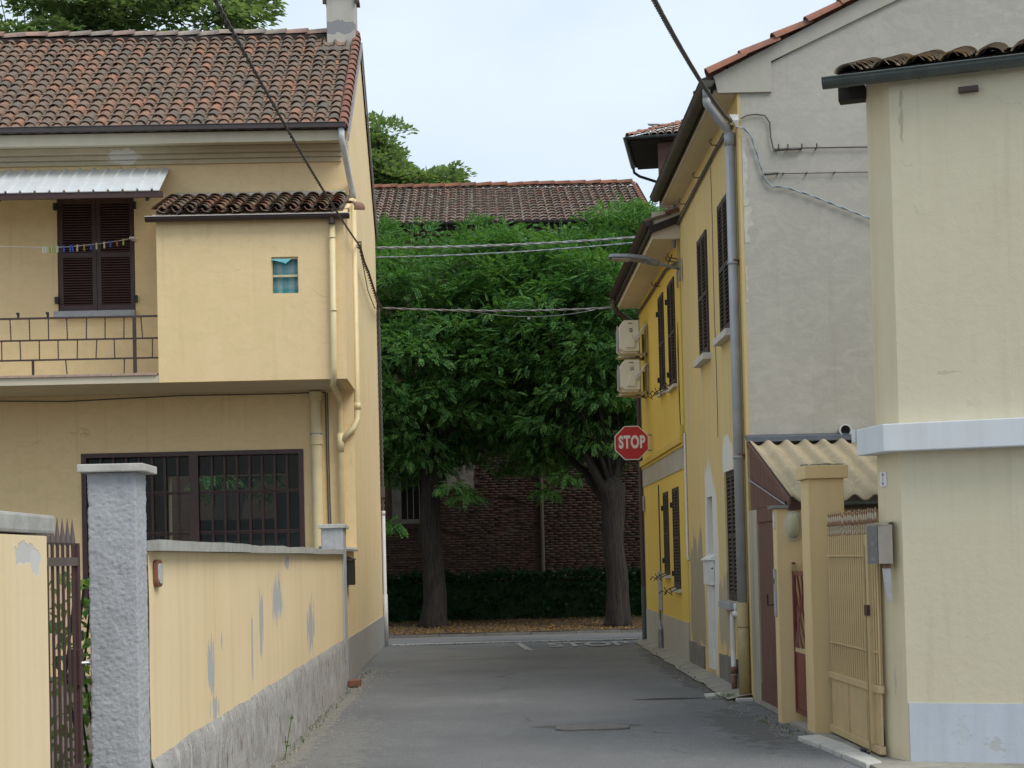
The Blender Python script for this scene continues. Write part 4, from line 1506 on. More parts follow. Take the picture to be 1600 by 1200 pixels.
# ================================================================== LEFT STREET WALLS
# near wall stub with its coping
NW = thing('garden_wall', 'yellow garden wall stub with thick grey coping left of the brown gate', 'wall', (-1.72, 6.35, 0), 0.2)
MB().box(-1.98, -1.72, 1.5, 6.35, -0.1, 1.725).build('wall', M['near_wall'], NW, bevel=0.006)
for i in range(4):
    y1 = 6.45 - i * 1.25
    MB().box(-2.04, -1.712, y1 - 1.243, y1, 1.732 + .003 * i, 1.807 + .002 * i).build('coping_slab', M['concrete'], NW, bevel=0.012)

# brown gate behind it
GT = thing('gate', 'dark brown spear-topped iron gate beside the roughcast pillar', 'gate', (-1.95, 7.83, 0))
bar = MB().cyl((0, 0, 0.12), (0, 0, 1.70), .0078, 8).mesh('bar', M['brown'])
sp = MB().tube([(0, 0, 1.70), (0, 0, 1.715), (0, 0, 1.735), (0, 0, 1.832)], [.008, .015, .013, .001], 6).mesh('spear', M['brown_l'])
GXB = -1.99
for i in range(16):
    y = 7.80 - i * 0.092
    b = inst(bar, 'bar', GT, (GXB + 1.95, y - 7.83, 0))
    inst(sp, 'spear', b)
MB().box(GXB - .015, GXB + .015, 7.84, 7.885, 0.08, 1.715).build('stile', M['brown'], GT, bevel=0.004)
MB().box(GXB - .015, GXB + .015, 6.32, 6.37, 0.08, 1.715).build('stile', M['brown'], GT, bevel=0.004)
for z0, z1 in ((1.605, 1.645), (0.62, 0.65), (0.14, 0.19)):
    MB().box(GXB - .012, GXB + .016, 6.372, 7.838, z0, z1).build('rail', M['brown_l'] if z0 > 1 else M['brown'], GT)
MB().box(GXB - .03, GXB + .022, 7.82, 7.892, 1.02, 1.20).build('lock_case', M['brown'], GT, bevel=0.006)
MB().tube([(GXB + .02, 7.86, 1.13), (GXB + .05, 7.87, 1.13), (GXB + .052, 7.90, 1.135), (GXB + .045, 7.925, 1.12)], .009, 8).build('gate_handle', M['chrome'], GT)
for z in (1.04, 1.235):
    MB().box(GXB - .02, GXB + .01, 7.894, 7.95, z, z + .05).build('latch_keeper', M['black'], GT)

# roughcast pillar
PL = thing('pillar', 'tall grey roughcast pillar with flat concrete cap beside the brown gate', 'pillar', (-1.83, 8.05, 0))


def roughcast_post(x0, x1, y0, y1, z0, z1, step, amp):
    """four sides of a post with a lumpy thrown render"""
    m = MB()
    sides = [((x0, y0), (x1, y0)), ((x1, y0), (x1, y1)), ((x1, y1), (x0, y1)), ((x0, y1), (x0, y0))]
    cxm, cym = (x0 + x1) / 2, (y0 + y1) / 2
    per, prev = [], None
    for (a, b) in sides:
        L = math.hypot(b[0] - a[0], b[1] - a[1])
        k = max(3, int(L / step))
        for i in range(k):
            per.append((a[0] + (b[0] - a[0]) * i / k, a[1] + (b[1] - a[1]) * i / k))
    nz = int((z1 - z0) / step)
    vs = []
    for j in range(nz + 1):
        z = z0 + (z1 - z0) * j / nz
        for (x, y) in per:
            d = Vector((x - cxm, (y - cym), 0)).normalized()
            v = Vector((x * 50, y * 50, z * 82))
            q = noise.noise(v) + 0.6 * noise.noise(v * 1.9 + Vector((5, 5, 5))) + 0.45 * noise.noise(v * 0.3)
            vs.append((x + d.x * q * amp, y + d.y * q * amp, z + 0.4 * amp * noise.noise(v + Vector((9, 0, 0)))))
    n_ = len(per)
    m.add(vs, [(j * n_ + i, j * n_ + (i + 1) % n_, (j + 1) * n_ + (i + 1) % n_, (j + 1) * n_ + i) for j in range(nz) for i in range(n_)])
    return m


roughcast_post(-1.952, -1.715, 7.96, 8.20, -0.05, 2.062, 0.0085, 0.0048).build('shaft', M['roughcast'], PL, smooth=True)
MB().box(-1.992, -1.664, 7.91, 8.245, 2.064, 2.104).build('cap', M['concrete_l'], PL, bevel=0.006)

# long street wall
SW = thing('street_wall', 'long yellow street wall with flaking paint, grey plinth and uneven grey coping', 'wall', (-1.712, 8.2, 0), 0.26)
X0 = -1.712
mb = MB()
mb.grid(lambda u, v: (X0 + 0.006 * noise.noise(Vector((u * 12, v * 2, 0))), 8.2 + 11.83 * u, 0.58 + 1.09 * v), 60, 8)
mb.box(X0 - .25, X0 - .006, 8.2, 20.03, 0, 1.668)
mb.build('wall', M['street_wall'], SW)
mb = MB()
mb.grid(lambda u, v: (X0 + 0.022 + 0.006 * noise.noise(Vector((u * 90, v * 9, 2))) - (0.022 * max(0, (v - .9)) * 10), 8.2 + 11.83 * u, -0.05 + 0.665 * v + (0.012 * noise.noise(Vector((u * 25, 0, 7))) if v > .9 else 0)), 160, 12)
mb.build('plinth', M['plinth'], SW, smooth=True)
y = 8.2
i = 0
while y < 19.9:
    L = (1.9, 1.45, 1.7, 1.2, 1.6, 1.5, 1.3, 1.4)[i % 8]
    y1 = min(y + L, 20.02)
    dz = 0.004 * math.sin(i * 2.1)
    m = MB()
    nseg = 8
    for s_ in range(nseg):
        pass
    m.grid(lambda u, v, y=y, y1=y1, dz=dz: (X0 - 0.30 + 0.36 * v + (0.006 * noise.noise(Vector((u * 5 + y, v, 0))) if v > .9 else 0), y + (y1 - y) * u, 1.732 + dz + 0.014 * noise.noise(Vector((y + u * (y1 - y) * 1.6, v * 2, 3))) - 0.004), 8, 4)
    k = len(m.v)
    m.v += [Vector((p.x, p.y, 1.672 + dz * .6)) for p in m.v]
    m.f += [tuple(reversed([q + k for q in f])) for f in m.f]
    W = 9
    edge = [j for j in range(W)] + [W * r + 8 for r in range(1, 5)] + [W * 4 + j for j in range(7, -1, -1)] + [W * r for r in range(3, 0, -1)]
    for a, b in zip(edge, edge[1:] + edge[:1]):
        m.f.append((a, b, b + k, a + k))
    m.build('coping_slab', M['concrete'], SW)
    y = y1 + 0.008
    i += 1

plq = thing('house_number_plaque', 'small terracotta framed ceramic plaque on the yellow wall under the coping by the pillar', 'plaque', (X0, 8.5, 1.57))
P_ = []
for k in range(24):
    a = 2 * math.pi * k / 24
    P_.append((X0 + .002, 8.385 + 0.075 * math.copysign(abs(math.cos(a)) ** .6, math.cos(a)), 1.555 + 0.072 * math.copysign(abs(math.sin(a)) ** .6, math.sin(a))))
MB().prism(P_, (.024, 0, 0)).build('plaque_frame', M['terracotta'], plq, bevel=.004)
MB().prism([(X0 + .0262, 8.385 + (y_ - 8.385) * .74, 1.555 + (z_ - 1.555) * .74) for (_, y_, z_) in P_], (.006, 0, 0)).build('plaque_face', simple('glazed_white', (0.68, 0.67, 0.64), 0.15), plq)

# small far pillar and the mailbox wall
SP = thing('pillar', 'short grey roughcast pillar at the far end of the yellow street wall', 'pillar', (-1.88, 20.25, 0))
roughcast_post(-2.02, -1.745, 20.04, 20.46, -0.05, 2.0, 0.024, 0.006).build('shaft', M['roughcast'], SP, smooth=True)
MB().box(-2.05, -1.715, 20.01, 20.27, 2.002, 2.055).build('cap', M['concrete_l'], SP, bevel=0.008)
MB().box(-2.03, -1.705, 20.275, 20.49, 1.992, 2.04).build('cap', M['concrete_l'], SP, bevel=0.008)
MW = thing('garden_wall', 'short yellow wall piece with rounded coping between small pillar and house corner', 'wall', (-1.80, 20.5, 0), 0.4)
MB().box(-2.05, -1.805, 20.49, 23.28, 0, 1.715).build('wall', M['cream'], MW)
MB().box(-1.80, -1.785, 20.49, 23.28, -.02, 0.57).build('plinth', M['gable_plinth'], MW)
m = MB()
m.prism([(-2.1, 20.49, 1.717), (-1.75, 20.49, 1.717), (-1.745, 20.49, 1.745), (-1.78, 20.49, 1.775), (-1.9, 20.49, 1.792), (-2.1, 20.49, 1.785)], (0, 2.05, 0)).build('coping_slab', M['concrete'], MW)
mbx = thing('mailbox', 'narrow dark mailbox on the yellow wall behind the small roughcast pillar', 'mailbox', (-1.80, 21.2, 1.27))
MB().box(-1.80, -1.715, 21.15, 21.45, 1.27, 1.60).build('mailbox_body', M['black'], mbx, bevel=.006)
MB().prism([(-1.802, 21.13, 1.602), (-1.705, 21.13, 1.602), (-1.705, 21.13, 1.615), (-1.802, 21.13, 1.65)], (0, .34, 0)).build('mailbox_lid', M['black'], mbx)
bk = thing('loose_brick', 'loose orange brick lying on the asphalt at the small pillar foot', 'brick', (-1.66, 20.35, 0))
MB().box(-1.735, -1.59, 20.2, 20.48, 0.005, 0.085).build('brick_body', M['terracotta'], bk, bevel=.006)

# ================================================================== HOUSE WITH THE GREY GABLE ON THE RIGHT
WX = 2.83
GH = thing('house', 'two-storey ochre house with bare grey gable and red verge tiles', 'house', (WX, 17.05, 0), -0.43)
FS = Frame((WX, 17.05, 0), (0, 1, 0), (-1, 0, 0))          # street side: a = metres up the street from the near corner
LEN = 5.45
W1, W2, G1, NI = (0.76, 4.13, 1.60, 5.70), (2.66, 4.10, 3.50, 5.66), (0.98, 1.03, 1.76, 2.55), (2.86, 1.58, 3.36, 2.31)
mb = MB()
FS.wall(mb, 0, LEN, 0, 6.60, 0.3, [W1, W2, G1, NI])
mb.build('wall', M['ochre_wall'], GH)
FGG = Frame((0, 17.05, 0), (1, 0, 0), (0, -1, 0))
mb = MB()
APX = 7.6
zr = lambda x: 6.72 + (x - 2.62) * 0.497
mb.prism([(WX + .3, 17.05, 0), (9.6, 17.05, 0), (9.6, 17.05, zr(APX) - .1 - (9.6 - APX) * .497), (APX, 17.05, zr(APX) - .1), (WX, 17.05, zr(WX) - .1), (WX, 17.05, 6.60), (WX + .3, 17.05, 6.60)], (0, .3, 0))
FGG.box(mb, WX + .0, WX + .3, 0, 6.60, -.002, .0008)
mb.build('gable_wall', M['grey_gable'], GH)
MB().box(9.3, 9.6, 17.35, 22.5, 0, 7.4).build('wall', M['grey_gable'], GH)
MB().box(WX + .3, 9.3, 22.2, 22.5, 0, 7.4).build('wall', M['grey_gable'], GH)
# plain raised band under the verge, with the eaves return
mb = MB()
FGG.poly(mb, [(2.62, 6.585), (3.2, 6.585), (3.2, 6.92), (APX, 6.92 + (APX - 3.2) * .54 - .32), (APX, 6.755 + (APX - 2.52) * .497), (2.58, 6.77)], 0.001, 0.035)
mb.build('verge_band', M['gable_band'], GH)
mb = MB()
FGG.box(mb, WX - .002, WX + .03, 0.0, 6.58, 0.001, 0.006)
mb.build('corner_strip', M['corner_strip'], GH)


def flake(mb, pts, c0=.001, c1=.004):
    FGG.poly(mb, pts, c0, c1)


mb = MB()


def jag(x0, x1, z0, z1, n_):
    l_ = [(x0 + rnd.uniform(0, .01), z0 + (z1 - z0) * i / n_) for i in range(n_ + 1)]
    r_ = [(x1 * (0.35 + 0.65 * rnd.random()) + x0 * .3 * 0 + (x0 - x1 * 0) * 0 if False else x0 + (x1 - x0) * (0.25 + 0.75 * rnd.random()), z0 + (z1 - z0) * i / n_) for i in range(n_, -1, -1)]
    return l_ + r_


bare = simple('bare_pale_plaster', (0.52, 0.50, 0.43), 0.9)
for q in ((2.862, 2.95, 5.35, 6.1, 12), (2.862, 2.975, 4.95, 5.34, 8), (2.862, 2.90, 4.3, 4.7, 8)):
    mb = MB()
    flake(mb, jag(*q))
    mb.build('flaked_patch', bare, GH)
# roof
Sg = Vector((1, 0, 0.497)).normalized()
mb = MB()
mb.prism([(2.56, 17.06, 6.70), (APX, 17.06, 6.70 + (APX - 2.56) * .497), (9.9, 17.06, 6.70 + (2 * APX - 2.56 - 9.9) * .497), (9.9, 17.06, 6.60 + (2 * APX - 2.56 - 9.9) * .497), (APX, 17.06, 6.60 + (APX - 2.56) * .497), (2.56, 17.06, 6.62)], (0, 5.5, 0))
mb.build('roof', M['wood_dark'], GH)
tile_roof(GH, (2.50, 17.16, 6.70), (0, 1, 0), Sg, 28, 19, 0.197, 0.29, M['tile'], keep=0, lift=0.02, r=.084, stuff='roof_tiles', channel=False)
ridge_row(GH, Vector((2.52, 17.03, 6.77)), Vector((APX, 17.03, 6.77 + (APX - 2.52) * .497)), 14, 0.108, M['tile_verge'], 'verge_tile')
# eaves
mb = MB()
half_gutter(mb, (2.50, 16.93, 6.70), (2.50, 22.5, 6.70), .078)
mb.build('gutter', M['moss_gutter'], GH)
MB().box(2.585, 2.62, 17.09, 22.5, 6.585, 6.69).build('fascia', M['soffit_edge'], GH)
MB().box(2.62, WX - .001, 17.09, 22.5, 6.585, 6.615).build('soffit', M['soffit'], GH)
mb = MB()
mb.cyl((2.50, 17.05, 6.64), (2.50, 17.05, 6.53), .042, 12)
mb.tube([(2.50, 17.05, 6.54), (2.505, 17.06, 6.48), (2.56, 17.10, 6.42), (2.72, 17.20, 6.25), (2.755, 17.24, 6.19), (2.765, 17.24, 6.10)], .045, 12)
mb.tube([(2.765, 17.24, 6.12), (2.765, 17.24, 1.02)], .053, 14)
mb.tube([(2.765, 17.24, 6.20), (2.765, 17.24, 6.06)], .06, 14)
for z in (4.75, 2.62):
    mb.cyl((2.765, 17.24, z), (2.765, 17.24, z + .03), .062, 14)
mb.build('downpipe', M['grey_pipe'], GH, smooth=True)
MB().cyl((2.765, 17.24, 1.05), (2.765, 17.24, 0.0), .062, 14).cyl((2.765, 17.24, .80), (2.765, 17.24, .78), .066, 14).build('downpipe_foot', M['tan_pipe'], GH, smooth=True)
mb = MB()
for z in (4.75, 2.62):
    mb.box(2.76, 2.83, 17.18, 17.30, z + .035, z + .055)
mb.build('pipe_clamp', M['rust'], GH)
# shutters
for (a0, b0, a1, b1), ns in ((W1, 30), (W2, 30), (G1, 28)):
    shutter(GH, FS, a0 + .01, a1 - .01, b0 + .01, b1 - .01, 0.025 if b0 > 2 else -0.02, M['shutter_dark'], ns, bar=0.05)
for (a0, b0, a1, b1), mt in ((W1, 'sill_white'), (W2, 'sill_white'), (G1, 'sill_grey')):
    m = MB()
    FS.box(m, a0 - .07, a1 + .07, b0 - .085, b0 - .004, -0.05, 0.10)
    m.build('window_sill', M[mt], GH, bevel=.006)
# meter niche, white board and letter box
m = MB()
FS.box(m, NI[0] - .004, NI[2] + .004, NI[1], NI[3] + .004, -0.16, -0.12)
m.build('niche_back', M['grey_paint'], GH)
m = MB()
FS.box(m, 2.88, 3.40, 0.12, 1.20, 0.002, 0.022)
m.build('meter_board', M['white'], GH)
m = MB()
FS.box(m, 2.80, 3.46, 1.19, 1.50, 0.002, 0.055)
lbx = m.build('letter_box', M['white'], GH, bevel=.006)
m = MB()
m.prism([FS.p(2.77, 1.502, 0.0), FS.p(2.77, 1.502, 0.08), FS.p(2.77, 1.512, 0.08), FS.p(2.77, 1.565, 0.0)], FS.u * .72)
m.build('letter_box_lid', M['white'], lbx)
m = MB()
m.cyl(FS.p(2.801, 1.40, 0.03), FS.p(2.794, 1.40, 0.03), .010, 8)
m.build('keyhole', M['black'], lbx)
# stone slabs along the foot of the wall
sa = 0.62
i = 0
while sa < LEN - .05:
    w = (0.42, 0.55, 0.38, 0.5, 0.46)[i % 5]
    e = min(sa + w, LEN - .01)
    if not (e > 2.85 and sa < 3.42):
        m = MB()
        FS.box(m, sa + .004, e - .004, -0.03, 0.36 + rnd.uniform(-.012, .012), 0.002, 0.020 + rnd.uniform(0, .008))
        m.build('stone', M['stone'], GH, bevel=.005)
    sa = e
    i += 1
# pipes and cables on the street side
m = MB()
m.tube([FS.p(.86, 1.02, .04), FS.p(.86, .91, .045)], .022, 8)
m.tube([FS.p(.70, .90, .05), FS.p(1.04, .90, .05)], .034, 10)
m.tube([FS.p(1.0, .90, .055), FS.p(1.0, .80, .06), FS.p(1.0, .55, .06), FS.p(.99, .38, .062), FS.p(.93, .27, .07), FS.p(.93, .20, .07)], .030, 10)
m.build('gas_pipe', M['white_pipe'], GH, smooth=True)
m = MB()
m.tube([FS.p(.93, .20, .07), FS.p(.93, .12, .07), FS.p(.93, 0.0, .07)], [.036, .034, .026], 10)
m.tube([FS.p(.93, .30, .07), FS.p(.93, .22, .07)], .042, 10)
m.build('gas_pipe_foot', M['rust'], GH, smooth=True)
m = MB()
m.tube([FS.p(LEN - .10, 3.3, .02), FS.p(LEN - .10, 1.55, .022), FS.p(LEN - .20, 1.5, .022)], .016, 8)
m.build('conduit', M['white_pipe'], GH, smooth=True)
m = MB()
twist(m, [FS.p(.25, 6.30, .03), FS.p(1.5, 6.36, .03), FS.p(3.4, 6.34, .03), FS.p(LEN, 6.30, .03)], .011, .013, .25, 2)
m.tube([FS.p(0.3, 6.40, .02), FS.p(LEN, 6.38, .02)], .008, 5)
for a in (1.3, 2.9, 4.4):
    m.tube([FS.p(a, 6.36, 0), FS.p(a, 6.36, .10), FS.p(a, 6.41, .13), FS.p(a, 6.43, .10)], .008, 5)
m.build('eaves_cable', M['wire_old'], GH)
m = MB()
for a in (2.15,):
    pts = [FS.p(a + .02 * math.sin(z * 3), z, .001) for z in [6.3 - .3 * k for k in range(12)]]
    m.tube(pts, .006, 4)
m.build('wall_crack', M['wood_dark'], GH)
# cables on the grey gable
m = MB()
m.tube([(2.86, 17.02, 6.30), (2.93, 17.02, 6.335), (3.02, 17.025, 6.345), (3.12, 17.025, 6.33), (3.17, 17.025, 6.25), (3.175, 17.025, 6.10), (3.20, 17.025, 5.965), (3.26, 17.02, 5.955), (3.4, 17.02, 5.965), (4.35, 17.02, 5.96), (5.5, 17.02, 5.955)], .008, 7)
m.tube([(3.2, 17.03, 5.95), (3.36, 17.0, 5.95), (3.5, 17.02, 5.955)], .016, 6)
for x in (3.25, 3.35, 3.5, 3.66):
    m.tube([(x, 17.05, 5.955), (x, 16.98, 5.96), (x, 16.98, 6.0)], .009, 5)
m.build('gable_cable', M['wire_old'], GH)
m = MB()
m.tube([(3.10, 17.02, 5.69), (4.35, 17.02, 5.685), (5.5, 17.02, 5.68)], .006, 5)
m.tube([(3.08, 17.03, 5.685), (3.24, 17.0, 5.69)], .014, 6)
for x in (3.1, 3.24, 3.3, 3.55, 3.85):
    m.cyl((x, 17.05, 5.69), (x, 17.0, 5.69), .009, 6)
m.build('gable_cable', M['wire_old'], GH)
m = MB()
twist(m, [(2.80, 16.99, 6.20), (2.88, 17.0, 6.19), (2.96, 17.01, 6.11), (3.02, 17.02, 5.92), (3.08, 17.02, 5.70), (3.12, 17.02, 5.60), (3.18, 17.02, 5.55), (3.30, 17.02, 5.545), (3.55, 17.02, 5.46), (4.26, 17.02, 5.16), (4.8, 17.02, 4.96)], .0065, .0065, .3, 2)
m.build('gable_cable', M['wire_blue'], GH)
m = MB()
for k in range(5):
    m.tube([(2.74 + .02 * k, 17.0, 6.34), (2.77 + .012 * k, 16.97, 6.27), (2.81, 16.99, 6.20)], .008, 5)
m.build('cable_ends', M['white_pipe'], GH)
m = MB()
m.tube([(3.88, 17.04, 2.885), (3.88, 16.985, 2.885)], .068, 18, cap=False).tube([(3.88, 16.985, 2.885), (3.88, 17.04, 2.885)], .054, 18, cap=False)
vs, fs = [], []
for k in range(18):
    a = 2 * math.pi * k / 18
    vs += [(3.88 + .068 * math.cos(a), 16.985, 2.885 + .068 * math.sin(a)), (3.88 + .054 * math.cos(a), 16.985, 2.885 + .054 * math.sin(a))]
for k in range(18):
    k2 = (k + 1) % 18
    fs.append((2 * k, 2 * k2, 2 * k2 + 1, 2 * k + 1))
m.add(vs, fs)
vp = m.build('vent_pipe', M['white_pipe'], GH, smooth=False)
MB().cyl((3.88, 17.035, 2.885), (3.88, 17.045, 2.885), .056, 18).build('vent_hole', M['black'], vp)

GH.location.x = 2.85
GH.scale.z = 0.99

# ================================================================== BRIGHT YELLOW HOUSE BEYOND
YX = 2.872
YH = thing('house', 'bright yellow house with pale grey bands and boxed eaves beyond the grey gable house', 'house', (YX, 22.52, 0), -0.43)
FY = Frame((YX, 22.52, 0), (0, 1, 0), (-1, 0, 0))
YL = 6.25
U1, U2, D1, D2 = (0.62, 4.05, 1.48, 5.62), (2.12, 4.12, 2.84, 5.64), (0.78, 1.06, 1.52, 2.56), (2.20, 1.25, 2.84, 2.55)
mb = MB()
FY.wall(mb, 0, YL, 0.6, 6.05, 0.3, [U1, U2, D1, D2])
mb.box(YX + .3, 9, 28.47, 28.77, 0, 7.0)
mb.build('wall', M['bright_yellow'], YH)
m = MB()
FY.box(m, 0, YL + .02, -0.05, 0.60, -0.28, 0.012)
m.build('plinth', M['grey_paint'], YH)
m = MB()
FY.box(m, 0.10, YL + .012, 2.78, 3.13, 0.001, 0.014)
m.build('grey_band', M['grey_paint'], YH)
m = MB()
FY.box(m, 0.0, YL + .05, 3.14, 3.24, 0.001, 0.06)
FY.box(m, 0.0, YL + .03, 3.09, 3.139, 0.001, 0.03)
FY.box(m, 0.0, 0.14, 3.24, 3.40, 0.001, 0.05)
m.build('cornice', M['yellow_trim'], YH, bevel=.01)
m = MB()
FY.box(m, -0.02, YL + .1, 6.03, 6.065, 0.0, 0.34)
m.build('soffit', M['soffit'], YH)
m = MB()
FY.box(m, -0.02, YL + .1, 6.03, 6.17, 0.342, 0.372)
FY.box(m, -0.05, -0.021, 6.03, 6.42, -0.02, 0.372)
m.build('fascia', M['soffit_edge'], YH)
m = MB()
half_gutter(m, (YX - .44, 22.42, 6.27), (YX - .44, 28.9, 6.27), .075)
m.tube([(YX - .44, 28.82, 6.2), (YX - .44, 28.82, 6.05), (YX - .40, 28.82, 5.98), (YX - .05, 28.82, 5.72), (YX - .04, 28.82, 5.6), (YX - .04, 28.82, 1.0)], .045, 10)
m.build('gutter', M['brown_m'], YH, smooth=False)
MB().cyl((YX - .04, 28.82, 1.0), (YX - .04, 28.82, 0.0), .05, 10).build('downpipe_foot', simple('green_grey_pipe', (0.06, 0.085, 0.08), 0.5), YH)
MB().prism([(YX - .42, 22.40, 6.20), (6.2, 22.40, 7.55), (9.2, 22.40, 6.35), (9.2, 22.40, 6.2), (6.2, 22.40, 7.42), (YX - .42, 22.40, 6.10)], (0, 6.5, 0)).build('roof', M['wood_dark'], YH)
tile_roof(YH, (YX - .46, 22.52, 6.24), (0, 1, 0), Vector((3.75, 0, 1.36)).normalized(), 32, 12, 0.2, 0.31, M['tile_old'], keep=0, lift=.02, stuff='roof_tiles', channel=False)
for (a0, b0, a1, b1) in (U1, U2, D1, D2):
    shutter(YH, FY, a0 + .008, a1 - .008, b0 + .008, b1 - .008, 0.022, M['shutter_dark'], 30, bar=0.045)
    m = MB()
    FY.box(m, a0 - .05, a1 + .05, b0 - .05, b0 - .003, -.05, .06)
    m.build('window_sill', M['sill_white'], YH)
    m = MB()
    for (aa) in (a0 - .06, a1 - .05):
        m.tube([FY.p(aa, b0 + .02, .02), FY.p(aa, b0 - .02, .12), FY.p(aa, b0 - .06, .17), FY.p(aa, b0 - .03, .22), FY.p(aa, b0 - .08, .26)], .008, 6)
        m.tube([FY.p(aa, b0 - .04, .15), FY.p(aa, b0 + .02, .18)], .007, 6)
        m.tube([FY.p(aa, b0 - .06, .17), FY.p(aa, b0 - .09, .14)], .007, 6)
    m.build('shutter_catch', M['black'], YH)
    for z in (b0 + .22, b1 - .25):
        m = MB()
        FY.box(m, a1 - .005, a1 + .03, z - .04, z + .04, 0.0, 0.05)
        m.build('shutter_hinge', M['black'], YH)
m = MB()
m.tube([FY.p(3.55, 2.7, .012), FY.p(3.52, 1.3, .014)], .012, 6)
m.build('wall_cable', M['wire_old'], YH)
m = MB()
FY.box(m, 3.42, 3.66, 0.66, 1.30, .001, .05)
m.build('pipe_cover', M['sill_grey'], YH, bevel=.01)
m = MB()
m.tube([FY.p(3.55, .66, .04), FY.p(3.55, .5, .045), FY.p(3.46, .42, .05), FY.p(3.40, .36, .05), FY.p(3.40, 0.0, .05)], [.02, .02, .02, .045, .045], 8)
m.build('drain_pipe', M['steel'], YH)
m = MB()
twist(m, [FY.p(0.0, 5.70, .03), FY.p(1.5, 5.86, .03), FY.p(4.0, 5.88, .03), FY.p(YL, 5.9, .04)], .011, .014, .24, 2)
for a in (.25, .5, 2.6):
    m.tube([FY.p(a, 5.8, 0), FY.p(a, 5.82, .12), FY.p(a, 5.88, .13)], .010, 5)
    m.tube([FY.p(a - .1, 5.84, .08), FY.p(a + .12, 5.78, .09)], .010, 5)
m.build('eaves_cable', M['wire_old'], YH)
m = MB()
m.tube([FY.p(.06, 6.9, .02), FY.p(.06, 6.3, .04), FY.p(.05, 6.05, .05), FY.p(.10, 5.93, .06)], .035, 7)
m.tube([FY.p(.02, 6.7, .02), FY.p(-.03, 6.2, .02), FY.p(-.02, 5.75, .02), FY.p(.05, 5.55, .02), FY.p(.08, 5.35, .02), FY.p(.12, 5.36, .02), FY.p(.13, 5.6, .02)], .011, 6)
m.build('cable_loop', M['steel'], YH)
m = MB()
pts = [FY.p(.33 + .01 * math.sin(z * 5), z, .0015) for z in [4.9 - .2 * k for k in range(9)]]
m.tube(pts, [.004, .012, .018, .014, .012, .016, .012, .012, .006], 5)
m.build('wall_crack', M['wood_dark'], YH)
m = MB()
FY.box(m, 6.0, 6.2, 2.35, 2.62, .016, .03)
m.build('wall_plate', M['sill_grey'], YH)


# air conditioners on the yellow house's far end
def aircon(z0, h, label, marks):
    t = thing('air_conditioner', label, 'air conditioner', (YX + .035, 27.3, z0), 0, 'air conditioners on the yellow house')
    x0, x1, y0, y1 = YX - .45, YX - .12, 27.2, 27.97
    mb = MB()
    mb.prism([(x0 + .07, y0, z0), (x1, y0, z0), (x1, y0, z0 + h), (x0 + .08, y0, z0 + h), (x0 + .015, y0 + 0, z0 + h - .07), (x0, y0, z0 + h - .1), (x0, y0, z0 + .06)], (0, y1 - y0, 0))
    body = mb.build('casing', M['ac'], t, bevel=.012)
    m = MB().cyl((x0 - .004, (y0 + y1) / 2, z0 + h * .5), (x0 - .012, (y0 + y1) / 2, z0 + h * .5), h * .42, 20)
    m.build('fan_grille', M['sill_grey'], body)
    m = MB().prism([(x0 + .095, y0 - .004, z0 + .06), (x0 + .25, y0 - .004, z0 + .06), (x0 + .25, y0 - .004, z0 + .17), (x0 + .20, y0 - .004, z0 + h * .5), (x0 + .165, y0 - .004, z0 + h * .5)], (0, -.03, 0))
    m.build('valve_cover', M['ac'], body, bevel=.008)
    m = MB().box(x0 + .15, x0 + .22, y0 - .006, y0 - .003, z0 + h - .06, z0 + h - .048)
    for (dx, dz, w, hh) in marks:
        m.box(x0 + .17 + dx, x0 + .17 + dx + w, y0 - .006, y0 - .003, z0 + h * .62 + dz, z0 + h * .62 + dz + hh)
    m.build('printed_mark', M['black'], body)
    m = MB()
    for k in range(2):
        m.tube([(x0 + .27, y0 - .02, z0 + .16 + .05 * k), (x0 + .32, y0 - .03, z0 + .24 + .05 * k), (YX - .06, y0 - .03 + .02 * k, z0 + h * .72), (YX + .0, y0 - .01 + .05 * k, z0 + h * .86), (YX + .02, y0 + .05, z0 + h * .80), (YX + .02, y0 + .1, z0 + h * .45)], .015, 8)
    m.build('refrigerant_pipe', M['white_pipe'], t, smooth=True)
    for y in (y0 + .06, y1 - .1):
        m = MB()
        m.prism([(x0 - .02, y, z0 - .03), (YX + .02, y, z0 - .03), (YX + .02, y, z0 - .085), (x0 - .02, y, z0 - .05)], (0, .04, 0))
        m.box(YX - .005, YX + .03, y, y + .04, z0 - .085, z0 + .38)
        m.build('bracket', M['tan_pipe'], t)
    for y in (y0 + .08, y1 - .08):
        MB().box(x0 + .02, x1 - .02, y - .025, y + .025, z0 - .03, z0 - .001).build('rubber_foot', M['ac'], t)
    return t


aircon(5.05, .53, 'upper ivory air conditioner on the yellow house end, just under the eaves', [(0, 0, .012, .06), (.035, 0, .012, .06), (0, .05, .04, .012), (0, 0, .04, .012)])
aircon(4.39, .515, 'lower ivory air conditioner on the yellow house end, above the red octagonal sign', [(0.0, 0, .012, .07), (.035, .01, .012, .07), (.03, .02, .02, .01)])

